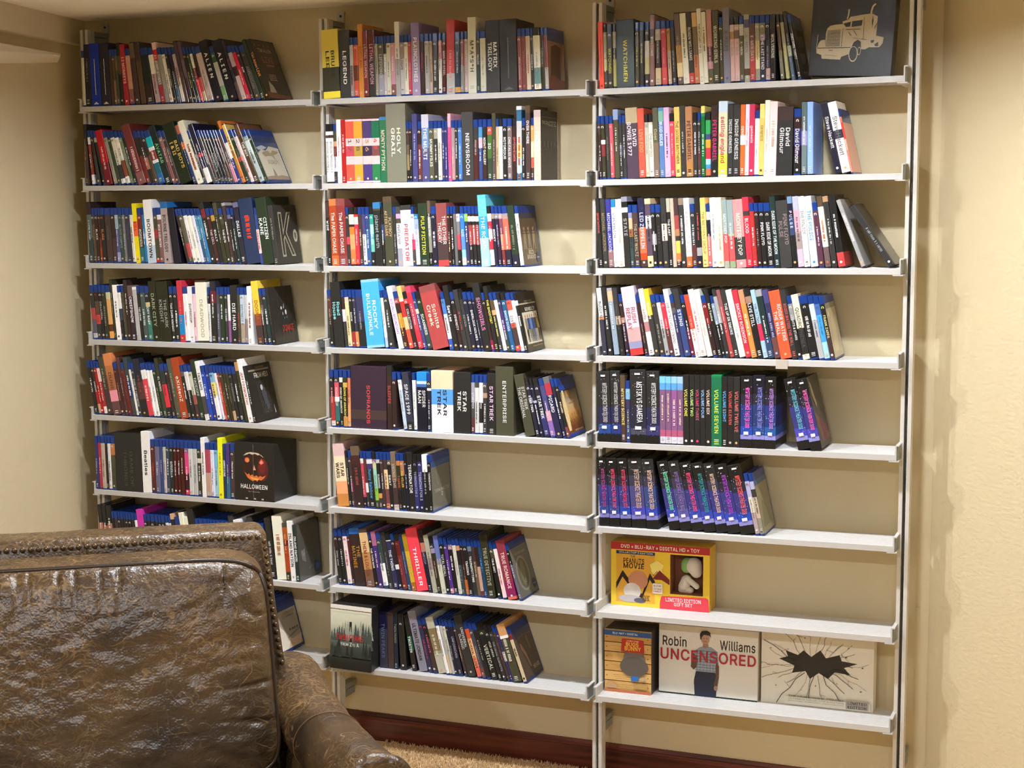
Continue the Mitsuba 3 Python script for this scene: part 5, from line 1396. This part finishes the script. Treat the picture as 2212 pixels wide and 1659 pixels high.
def pr_gift(A):
    A.rect(0, 0, .605, 1, 'ecc93c'); A.rect(.605, 0, .935, .24, 'ecc93c'); A.rect(.935, 0, 1, 1, 'ecc93c'); A.rect(.605, .86, .935, 1, 'ecc93c'); A.rect(0, .885, 1, 1, 'b5302e'); A.text('DVD + BLU-RAY + DIGITAL HD + TOY', .5, .915, .055, 'f0e8d8', .80, True)
    A.rect(.055, .06, .45, .845, 'e0a83a'); A.rect(.055, .82, .45, .87, '2e2a4a'); A.text("COLLECTOR'S EDITION", .255, .833, .028, 'd8d4d0', .35, True)
    A.text('THE', .225, .765, .038, '2a221c', .05, True); A.text('PEANUTS', .235, .68, .075, '2a221c', .22, True); A.text('MOVIE', .235, .60, .075, '2a221c', .22, True)
    A.poly([(.055, .36), (.12, .56), (.22, .36), (.32, .2), (.40, .54), (.45, .42), (.45, .32), (.40, .44), (.32, .12), (.2, .3), (.12, .46), (.055, .26)], '2a221c')
    A.ell(.28, .42, .10, .15, 'c88a68'); A.ell(.22, .24, .09, .13, 'd8d0c8'); A.ell(.20, .12, .12, .06, 'b8b0b0'); A.ell(.30, .10, .06, .04, '5c5a68')
    A.text('DREAM', .36, .16, .025, '5a4420', .08, True); A.text('BIG.', .365, .10, .05, '4a3418', .08, True)
    A.poly([(.40, .68), (.47, .75), (.54, .68), (.52, .6), (.56, .5), (.46, .5), (.42, .56)], 'f2e27a'); A.poly([(.43, .46), (.50, .60), (.60, .46), (.60, .38), (.52, .45), (.46, .45)], '7a2a22')
    for i in range(4): A.line([(.435 + .012 * i, .52 + .02 * i), (.47 + .01 * i, .49)], .0018, '7a2a22')
    A.rect(.43, .23, .53, .39, 'ece6dc'); A.text('BE A PART', .48, .34, .022, '3a3430', .08, True); A.text('OF YOUR', .48, .29, .025, 'b03030', .08, True); A.text('FAMILY', .48, .25, .025, 'b03030', .08, True)
    A.poly([(.505, 0), (1, 0), (.99, .20), (.965, .22), (.52, .20), (.505, .1)], 'd8404c'); A.text('LIMITED EDITION', .74, .125, .055, 'f0dcd8', .36, True); A.text('GIFT SET', .74, .06, .05, 'f0dcd8', .19, True)
key, TW = lone('toy_gift_box', 'R', 7, 0.0120, 0.090, 0.289, 0.183, 0.065, 0, 'c8a038', pr_gift, 'yellow and red gift box with a plush toy behind its window')
gw, gh, gd = 0.289, 0.183, 0.065
body = m3.Manifold.cube([gw, gd, gh]) - m3.Manifold.cube([0.33 * gw, 0.056, 0.62 * gh]).translate([0.605 * gw, -0.004, 0.24 * gh])
bm = body.to_mesh(); bm = trimesh.Trimesh(bm.vert_properties[:, :3], bm.tri_verts, process=False); bm.unmerge_vertices()
scene[key + '__box'] = mikit.ply(bm, 'm_card', color=np.broadcast_to(lin('c8a038'), (len(bm.vertices), 3)), to_world=TW)
x0, x1, z0, z1 = 0.6055 * gw, 0.9345 * gw, 0.241 * gh, 0.859 * gh
tray = cat([box(x0, x1, 0.0505, 0.0515, z0, z1), box(x0, x0 + 0.0006, 0.001, 0.051, z0, z1), box(x1 - 0.0006, x1, 0.001, 0.051, z0, z1), box(x0, x1, 0.001, 0.051, z0, z0 + 0.0006), box(x0, x1, 0.001, 0.051, z1 - 0.0006, z1)])
part(key, 'tray', tray, 'm_tray', to_world=TW)
part(key, 'window_film', box(x0, x1, 0.0004, 0.0006, z0, z1), 'm_window', to_world=TW)
def blob(pts, sub=3): return hull([p for p, _ in pts], [q for _, q in pts], sub)
cx = (x0 + x1) / 2
part(key, 'toy_body', blob([((cx - 0.014, 0.028, 0.062), .017), ((cx - 0.008, 0.028, 0.080), .015)]), 'm_toywhite', smooth=True, to_world=TW)
part(key, 'toy_arm', blob([((cx - 0.002, 0.014, 0.088), .008), ((cx + 0.026, 0.013, 0.068), .008)]), 'm_toywhite', smooth=True, to_world=TW)
part(key, 'toy_head', blob([((cx + 0.014, 0.026, 0.124), .023), ((cx + 0.022, 0.024, 0.106), .016)]), 'm_toywhite', smooth=True, to_world=TW)
part(key, 'toy_cap', blob([((cx - 0.004, 0.028, 0.128), .018), ((cx - 0.006, 0.028, 0.118), .017)]), 'm_toygreen', smooth=True, to_world=TW)
part(key, 'toy_foot', blob([((cx - 0.022, 0.026, 0.053), .009), ((cx + 0.006, 0.022, 0.053), .009)]), 'm_toywhite', smooth=True, to_world=TW)
scene['m_tray'] = two(principled(rgb(lin('#84543c')), 0.6, 0.3))
scene['m_toywhite'] = two(principled(rgb(lin('#dcd4c4')), 0.9, 0.2)); scene['m_toygreen'] = two(principled(rgb(lin('#86b468')), 0.8, 0.2)); scene['m_toydark'] = two(principled(rgb(lin('#262422')), 0.8, 0.2))
scene['m_window'] = {'type': 'thindielectric', 'int_ior': 1.25}

def pr_crate(A):
    A.rect(0, 0, 1, 1, 'c49a58'); q = random.Random(6)
    for i in range(6):
        A.rect(0, .03 + i * .155, 1, .17 + i * .155, ['c8a060', 'd0a868', 'bd9252'][i % 3]); A.rect(0, .17 + i * .155, 1, .182 + i * .155, '5a3c20')
        for u in (.05, .93): A.ell(u, .1 + i * .155, .012, .008, '5a3c20', 8)
        for j in range(3): A.line([(q.uniform(.1, .4), .06 + i * .155 + .03 * j), (q.uniform(.5, .9), .06 + i * .155 + .03 * j)], .0006, '9c7440')
    A.rect(0, .905, 1, .985, '2f5490'); A.text('BLU-RAY + DIGITAL', .45, .93, .03, 'dce0e8', .55, True); A.rect(0, 0, 1, .045, 'b86a48')
    A.ell(.64, .50, .24, .24, '6c6660', 30); A.ell(.64, .43, .30, .16, '5a544e', 30)
    A.poly([(.36, .66), (.38, .87), (.84, .86), (.86, .66), (.70, .65)], 'b5342c'); A.text('LOONEY TUNES', .61, .825, .022, 'e8c8a0', .26, True); A.text('BUGS', .60, .755, .06, 'eccb4c', .28, True); A.text('BUNNY', .61, .685, .062, 'eccb4c', .36, True)
    A.rect(.58, .20, .74, .28, '2f6cb4'); A.poly([(.76, .25), (.83, .2), (.9, .25), (.83, .28)], 'b0a088'); A.rect(.64, .08, .93, .16, 'b08c50')
    A.poly([(.04, .06), (.30, .06), (.24, .14), (.08, .16)], 'b8946a')
key, TW = lone('crate_print_box', 'R', 8, 0.0050, 0.055, 0.1385, 0.182, 0.09, 0, '3a3430', pr_crate, 'small boxed figure set with wooden crate print and red and yellow lettering')

def pr_man(A):
    A.rect(0, 0, 1, 1, 'd9d4c8'); A.rect(0, 0, 1, .02, '1e2a22')
    A.text('Robin', .16, .70, .13, '2c2a28', .26, True); A.text('Williams', .80, .70, .13, '2c2a28', .36, True)
    A.poly([(.37, .0), (.36, .22), (.38, .36), (.58, .36), (.60, .22), (.585, .0)], '22283c')
    A.poly([(.385, .36), (.36, .52), (.355, .64), (.42, .71), (.47, .735), (.54, .72), (.60, .66), (.61, .50), (.585, .36)], '8a94a0')
    for i in range(7): A.line([(.375 + .033 * i, .37), (.375 + .034 * i, .66)], .0010, 'c4c8cc')
    for i in range(8): A.line([(.37, .38 + .04 * i), (.60, .38 + .04 * i)], .0010, '4c5666')
    A.poly([(.355, .62), (.335, .52), (.33, .42), (.36, .38), (.385, .42), (.40, .52), (.385, .58)], '5c4438'); A.poly([(.595, .52), (.615, .46), (.615, .3), (.60, .16), (.57, .14), (.565, .2), (.585, .3), (.58, .46)], '5c4438'); A.ell(.585, .14, .02, .035, 'a87e68', 14)
    A.poly([(.45, .72), (.455, .80), (.50, .80), (.505, .72), (.48, .70)], '9a7460'); A.ell(.475, .835, .042, .075, 'b48a72', 24)
    A.poly([(.425, .83), (.42, .90), (.44, .945), (.49, .955), (.525, .93), (.53, .86), (.515, .89), (.46, .895), (.44, .86), (.437, .82)], '261e1a'); A.rect(.455, .842, .466, .850, '2c2420'); A.rect(.486, .842, .497, .850, '2c2420'); A.line([(.462, .80), (.49, .80)], .0012, '7a4a40')
    A.text('UNCENSORED', .5, .505, .15, 'a82a38', .985, True)
lone('white_print_box', 'R', 8, 0.1555, 0.090, 0.284, 0.200, 0.05, 0, 'd9d4c8', pr_man, 'flat white box with red lettering and a standing man in a plaid shirt')

def pr_crack(A):
    A.rect(0, 0, 1, 1, 'dcd6c6'); k = '1f1d1b'; q = random.Random(15)
    A.poly([(.16 + 0 * 0, .62), (.24, .66), (.22, .74), (.33, .69), (.38, .76), (.45, .68), (.53, .78), (.58, .68), (.70, .74), (.72, .66), (.86, .64), (.74, .57), (.80, .48), (.66, .50), (.60, .40), (.52, .47), (.44, .38), (.40, .48), (.28, .44), (.30, .54)], k)
    for a0 in np.linspace(0, 2 * np.pi, 30)[:-1]:
        a0 += q.uniform(-.08, .08); u, v = .48 + .16 * math.cos(a0), .56 + .12 * math.sin(a0); L = q.uniform(.18, .5); pts = [(u, v)]
        for j in range(4): a1 = a0 + q.uniform(-.35, .35); u += L / 4 * math.cos(a1); v += L / 4 * math.sin(a1) * 1.3; pts.append((min(max(u, .005), .995), min(max(v, .02), .985)))
        A.line(pts, q.choice([.0007, .001, .0016]), k)
        if q.random() < .5: A.line([pts[2], (min(max(pts[2][0] + q.uniform(-.08, .08), .01), .99), min(max(pts[2][1] + q.uniform(-.1, .1), .02), .98))], .0008, k)
    for i in range(10): A.ell(q.uniform(.05, .95), q.uniform(.15, .95), q.uniform(.004, .012), q.uniform(.004, .01), k, 7)
    A.rect(.22, .02, .98, .12, 'dcd6c6')
    A.text('THE DARK KNIGHT TRILOGY', .25, .125, .022, '6a6c58', .50); A.text("ULTIMATE COLLECTOR'S EDITION", .25, .088, .020, '8a8c7c', .50); A.text('BATMAN BEGINS - THE DARK KNIGHT - THE DARK KNIGHT RISES', .25, .062, .012, '8a8c7c', .50)
    A.rect(.765, .03, .965, .145, 'a39c90'); A.text('LIMITED', .865, .095, .035, '2a2826', .17, True); A.text('EDITION', .865, .042, .035, '2a2826', .17, True)
lone('crack_print_box', 'R', 8, 0.4475, 0.100, 0.3075, 0.207, 0.045, 0, 'dcd6c6', pr_crack, 'flat cream box with a black shattered-glass print on its front')

# a clear price tag clipped under the red box on the fourth shelf, and the chipped plaster beside the last upright
M = on('R', 4); put('shelf_tag__plate', box(0.4985, 0.5305, -0.0022, -0.0004, -0.0235, 0.0002), 'm_tag', to_world=T(M.tolist())); put('shelf_tag__lip', box(0.4985, 0.5305, -0.0022, 0.0040, 0.0002, 0.0007), 'm_tag', to_world=T(M.tolist()))
tag('shelf_tag', 'small clear plastic tag on the shelf edge under the red slipcased set', 'tag')
hk = tube([(2.5468, 0.164, 0.578), (2.548, 0.1605, 0.577), (2.553, 0.158, 0.5755), (2.556, 0.157, 0.579)], 0.0011, 6)
put('wall_hook__hook', hk, 'm_metal', smooth=True); put('wall_hook__plate', box(2.545, 2.5495, 0.1635, 0.1650, 0.566, 0.584), 'm_wall'); tag('wall_hook', 'tiny bent hook in the wall beside the last upright', 'hook')


# ------------------------------------------------------------------ leather armchair
CA = math.radians(35); CS = np.array([math.cos(CA), math.sin(CA), 0]); CF = np.array([math.sin(CA), -math.cos(CA), 0]); CB = np.array([1.1747, -0.9026, 0.0])
CM = np.eye(4); CM[:3, 0] = CS; CM[:3, 1] = CF; CM[:3, 2] = [0, 0, 1]; CM[:3, 3] = CB         # local s (to the viewer's right), f (forward), z; a mirrored frame
ch = 'leather_armchair'
def cput(name, m, bs, smooth=False, parent=ch, label=None):
    m = m.copy(); m.apply_transform(CM)
    if np.linalg.det(CM[:3, :3]) < 0: m.invert()
    return part(parent, name, m, bs, smooth, label=label)
WID = 0.88                                                        # s runs from -WID to 0 along the top of the back
def ft(z): return 0.2 * (0.9 - z)                                 # front plane of the leaning back
def soft(m, edge, amp, freq, it=6, seed=0):
    """refines a closed mesh, rounds it and gives it a leathery unevenness"""
    q = m3.Manifold(m3.Mesh(vert_properties=np.asarray(m.vertices, np.float32), tri_verts=np.asarray(m.faces, np.uint32))).refine_to_length(edge).to_mesh()
    t = trimesh.Trimesh(q.vert_properties[:, :3], q.tri_verts, process=True)
    trimesh.smoothing.filter_taubin(t, iterations=it)
    n = meshkit.fbm(np.asarray(t.vertices) * freq, 3, seed) - 0.5
    t.vertices = t.vertices + t.vertex_normals * (n * amp)[:, None]; return t
r = 0.028
pts, rad = [], []
for s, z, ex in ((0.0, 0.9, 0), (0.045, 0.45, 0), (0.055, 0.13, 0)):
    for sg in (1, -1):
        ss = (s - r) if sg > 0 else (-WID - s + r)
        zz = z - (r if z > 0.5 else 0)
        pts += [(ss, ft(z) - r, zz), (ss, ft(z) - 0.125, zz - 0.004)]; rad += [r, r]
cput('back', soft(hull(pts, rad), 0.018, 0.006, 14, 3, 1), 'm_leather', True)
# nailheads along the top and down both sides of the back
nail = trimesh.creation.icosphere(subdivisions=2, radius=0.0064); nail.vertices[:, 1] *= 0.75
def add_nail(s, f, z): n = nail.copy(); n.apply_translation([s, f, z]); cput('nailhead', n, 'm_nail', True)
s = -0.024
while s > -WID + 0.02: add_nail(s, ft(0.883) + 0.0018, 0.8835 - 0.0015 * math.sin(s * 9)); s -= 0.0178
for sg in (1, -1):
    z = 0.873; k = 0
    while z > 0.585:
        off = np.interp(z, [0.58, 0.733, 0.84, 0.9], [0.024, 0.003, -0.004, -0.012]); ss = off if sg > 0 else -WID - off
        add_nail(ss, ft(z) + 0.0020, z); z -= 0.0176; k += 1
# welted seams across the top border
for s in (-0.106, -0.424, -0.742):
    for d in (-0.005, 0.005): cput('seam', tube([(s + d, ft(z) + 0.0012 - (0.02 if z > 0.896 else 0), z) for z in (0.9005, 0.893, 0.88, 0.86, 0.84)], 0.0013, 6), 'm_welt', True)
# back cushion: boxed, with a crowned crinkled face and a piping
def cushion(s0, s1, z0, z1, corner, depth, crown, ns, nz):
    sc, zc, a, b = (s0 + s1) / 2, (z0 + z1) / 2, (s1 - s0) / 2, (z1 - z0) / 2
    U, V = np.meshgrid(np.linspace(-1, 1, ns), np.linspace(-1, 1, nz), indexing='ij')
    ex = 9.0
    k = (np.abs(U) ** ex + np.abs(V) ** ex) ** (1 / ex); m = np.maximum(np.abs(U), np.abs(V)); g = np.where(k > 0, m / np.maximum(k, 1e-9), 1)
    S, Z = sc + U * g * a, zc + V * g * b
    e = (1 - np.abs(U) ** 5) * (1 - np.abs(V) ** 5)
    P3 = np.stack([S, Z, np.zeros_like(S)], -1)
    cr = meshkit.fbm(P3 * [16, 30, 1], 3, 4) - 0.5; big = meshkit.fbm(P3 * [5, 4, 1], 2, 9) - 0.5
    top = np.clip((V - 0.55) / 0.4, 0, 1) * np.clip((1 - V) / 0.06, 0, 1); right = np.clip((np.abs(U) - 0.6) / 0.3, 0, 1) * np.clip((1 - np.abs(U)) / 0.05, 0, 1)
    lines = np.abs(meshkit.noise(P3 * [22, 6, 1], 3) - 0.5); lines2 = np.abs(meshkit.noise(P3 * [7, 26, 1], 5) - 0.5)
    fo = crown * np.clip(e, 0, 1) ** 0.55 + 0.016 * cr * np.clip(e * 3, 0, 1) * 0.7 + 0.016 * big * e - 0.012 * top * np.clip(1 - lines * 7, 0, 1) - 0.008 * right * np.clip(1 - lines2 * 7, 0, 1)
    return S, Z, fo
cs0, cs1, cz0, cz1 = -0.858, -0.021, 0.385, 0.868
fp = lambda z: 0.150 + 0.2 * (0.87 - z)                          # plane of the piping
S, Z, fo = cushion(cs0, cs1, cz0, cz1, 0.06, 0.15, 0.055, 150, 100)
nS, nZ = S.shape
grow = 0.02 * np.clip((Z - cz0) / (cz1 - cz0), 0, 1)
S = S - (1 - np.clip((Z - cz0) / (cz1 - cz0), 0, 1)) * 0.024 * np.sign(S + 0.44) * -1 * (np.abs(S + 0.44) / 0.42)
front = np.stack([S, fp(Z) + fo, Z], -1).reshape(-1, 3)
ff = []
for i in range(nS - 1):
    for j in range(nZ - 1):
        a, b, c, d = i * nZ + j, (i + 1) * nZ + j, (i + 1) * nZ + j + 1, i * nZ + j + 1
        ff += [[a, c, b], [a, d, c]]
rim = [(i, 0) for i in range(nS)] + [(nS - 1, j) for j in range(1, nZ)] + [(i, nZ - 1) for i in range(nS - 2, -1, -1)] + [(0, j) for j in range(nZ - 2, 0, -1)]
ridx = [i * nZ + j for i, j in rim]; rp = front[ridx]
V, n0 = [front], len(front); prev = ridx
cen = np.array([(cs0 + cs1) / 2, 0, (cz0 + cz1) / 2])
for dd, sw in ((0.03, 1.006), (0.08, 1.010), (0.125, 1.0), (0.15, 0.985)):
    q = rp.copy(); q[:, 1] -= dd; q[:, [0, 2]] = cen[[0, 2]] + (q[:, [0, 2]] - cen[[0, 2]]) * sw
    q[:, 2] += 0.004 * (meshkit.noise(q * 18, 2) - 0.5); q[:, 1] = np.maximum(q[:, 1], ft(q[:, 2]) + 0.004)
    idx = list(range(n0, n0 + len(q))); n0 += len(q); V.append(q)
    for t in range(len(q)):
        u = (t + 1) % len(q); ff += [[prev[t], idx[u], prev[u]], [prev[t], idx[t], idx[u]]]
    prev = idx
V.append(V[-1].mean(0)[None]); 
for t in range(len(prev)): ff.append([prev[t], n0, prev[(t + 1) % len(prev)]])
cu = trimesh.Trimesh(np.vstack(V), ff, process=False); cu.fix_normals()
ck = cput('back_cushion', cu, 'm_leather', True)
cput('piping', tube(rp + [0, 0.002, 0], 0.0050, 8, True), 'm_piping', True, ck)
# rolled arms
def arm(sg):
    N, secs = 44, []
    for i in range(N + 1):
        t = i / N; f = -0.06 + 0.68 * t
        sc = 0.050 + 0.120 * min(1, max(0, t)) ** 1.25; zc = 0.505 - 0.035 * t - 0.018 * math.sin(t * 3.1); rr = 0.078
        sec = [(sc + 0.062, 0.13), (sc + 0.062, 0.28), (sc + 0.060, zc - 0.075)]
        for a in np.linspace(-48, 228, 26): sec.append((sc + rr * math.cos(math.radians(a)), zc + rr * math.sin(math.radians(a))))
        sec += [(sc - 0.062, zc - 0.085), (sc - 0.064, 0.28), (sc - 0.064, 0.13)]
        secs.append([(x if sg > 0 else -WID - x, f, z) for x, z in sec])
    A = np.array(secs); n = A.shape[1]; P3 = A.reshape(-1, 3)
    ctr = np.repeat(A.mean(1), n, axis=0); dirn = P3 - ctr; dirn /= np.linalg.norm(dirn, axis=1, keepdims=True)
    nz = (meshkit.fbm(P3 * 15, 3, 6) - 0.5) * 0.009 + (meshkit.fbm(P3 * [60, 14, 60], 2, 2) - 0.5) * 0.004
    P3 = P3 + dirn * nz[:, None]; f = []
    for i in range(N):
        for k in range(n):
            l = (k + 1) % n; a, b, c, d = i * n + k, i * n + l, (i + 1) * n + l, (i + 1) * n + k; f += [[a, b, c], [a, c, d]]
    for e in (0, N):
        c0 = len(P3); P3 = np.vstack([P3, P3[e * n:(e + 1) * n].mean(0)[None]])
        for k in range(n): l = (k + 1) % n; f.append([e * n + k, e * n + l, c0] if e else [e * n + l, e * n + k, c0])
    m = trimesh.Trimesh(P3, f, process=False); m.fix_normals()
    ak = cput('arm', m, 'm_leather', 50)
    # pleated front of the roll: gathered ring, flat round panel, nails
    sc = 0.170; zc = 0.470; f0 = 0.615; Q, g = [], []
    M_, K = 144, 14
    for j in range(K + 1):
        ph = math.pi * 1.04 * j / K
        for i in range(M_):
            a = 2 * math.pi * i / M_; pl = abs(math.sin(a * 4.5 + 0.5)) ** 0.35
            ring = 0.017 * (0.70 + 0.30 * pl); rc = 0.0635
            rad_ = rc + 0.019 * math.cos(ph) * (0.86 + 0.14 * pl); ff_ = f0 + ring * 1.15 * math.sin(ph)
            x = sc + rad_ * math.cos(a); Q.append((x if sg > 0 else -WID - x, ff_, zc + rad_ * math.sin(a)))
    for j in range(K):
        for i in range(M_):
            l = (i + 1) % M_; a, b, c, d = j * M_ + i, j * M_ + l, (j + 1) * M_ + l, (j + 1) * M_ + i; g += [[a, b, c], [a, c, d]]
    m = trimesh.Trimesh(Q, g, process=False); m.apply_transform(np.eye(4)); cput('pleats', m, 'm_leather', True, ak)
    a = np.linspace(0, 2 * np.pi, 41)[:-1]; dv = [(sc + 0.047 * math.cos(q), f0 + 0.004, zc + 0.047 * math.sin(q)) for q in a] + [(sc, f0 + 0.009, zc)]
    dv = [((x if sg > 0 else -WID - x), y, z) for x, y, z in dv]
    cput('front_panel', trimesh.Trimesh(dv, [[i, (i + 1) % 40, 40] for i in range(40)], process=False), 'm_leather', True, ak)
    if sg > 0:
        for i in range(17):
            q = 2 * math.pi * i / 17 + 0.16; x = sc + 0.036 * math.cos(q); nn = nail.copy(); nn.apply_translation([x, f0 + 0.008, zc + 0.036 * math.sin(q)]); cput('nailhead', nn, 'm_nail', True, ak)
    for f1 in (0.30,):
        t = (f1 + 0.06) / 0.68; c_ = 0.050 + 0.120 * t ** 1.25; z_ = 0.505 - 0.035 * t - 0.018 * math.sin(t * 3.1)
        cput('seam', tube([((c_ + 0.0795 * math.cos(math.radians(q))) if sg > 0 else -WID - (c_ + 0.0795 * math.cos(math.radians(q))), f1 + 0.02 * math.sin(math.radians(q)), z_ + 0.0795 * math.sin(math.radians(q))) for q in np.linspace(-30, 215, 28)], 0.0012, 6), 'm_welt', True, ak)
arm(1); arm(-1)
# seat, front rail and feet
se = soft(hull([(s, f, z) for s in (-WID + 0.03, -0.03) for f in (0.14, 0.64) for z in (0.285, 0.355)], 0.04), 0.03, 0.006, 9, 3, 8)
cput('seat_cushion', se, 'm_leather', True)
cput('seat_rail', soft(hull([(s, f, z) for s in (-WID + 0.0, 0.0) for f in (-0.0, 0.57) for z in (0.15, 0.225)], 0.03), 0.04, 0.004, 9, 2, 3), 'm_leather', True)
for s, f in ((-WID - 0.10, 0.52), (0.10, 0.52), (-WID - 0.02, 0.0), (0.02, 0.0)):
    lg = trimesh.creation.revolve([(0, 0), (0.016, 0), (0.020, 0.012), (0.017, 0.03), (0.024, 0.06), (0.030, 0.09), (0.032, 0.14), (0, 0.14)], sections=20); lg.apply_translation([s, f, 0])
    cput('leg', lg, 'm_wood', 40)
tag(ch, 'brown cracked-leather armchair with brass nailheads, standing in front of the shelves', 'armchair')
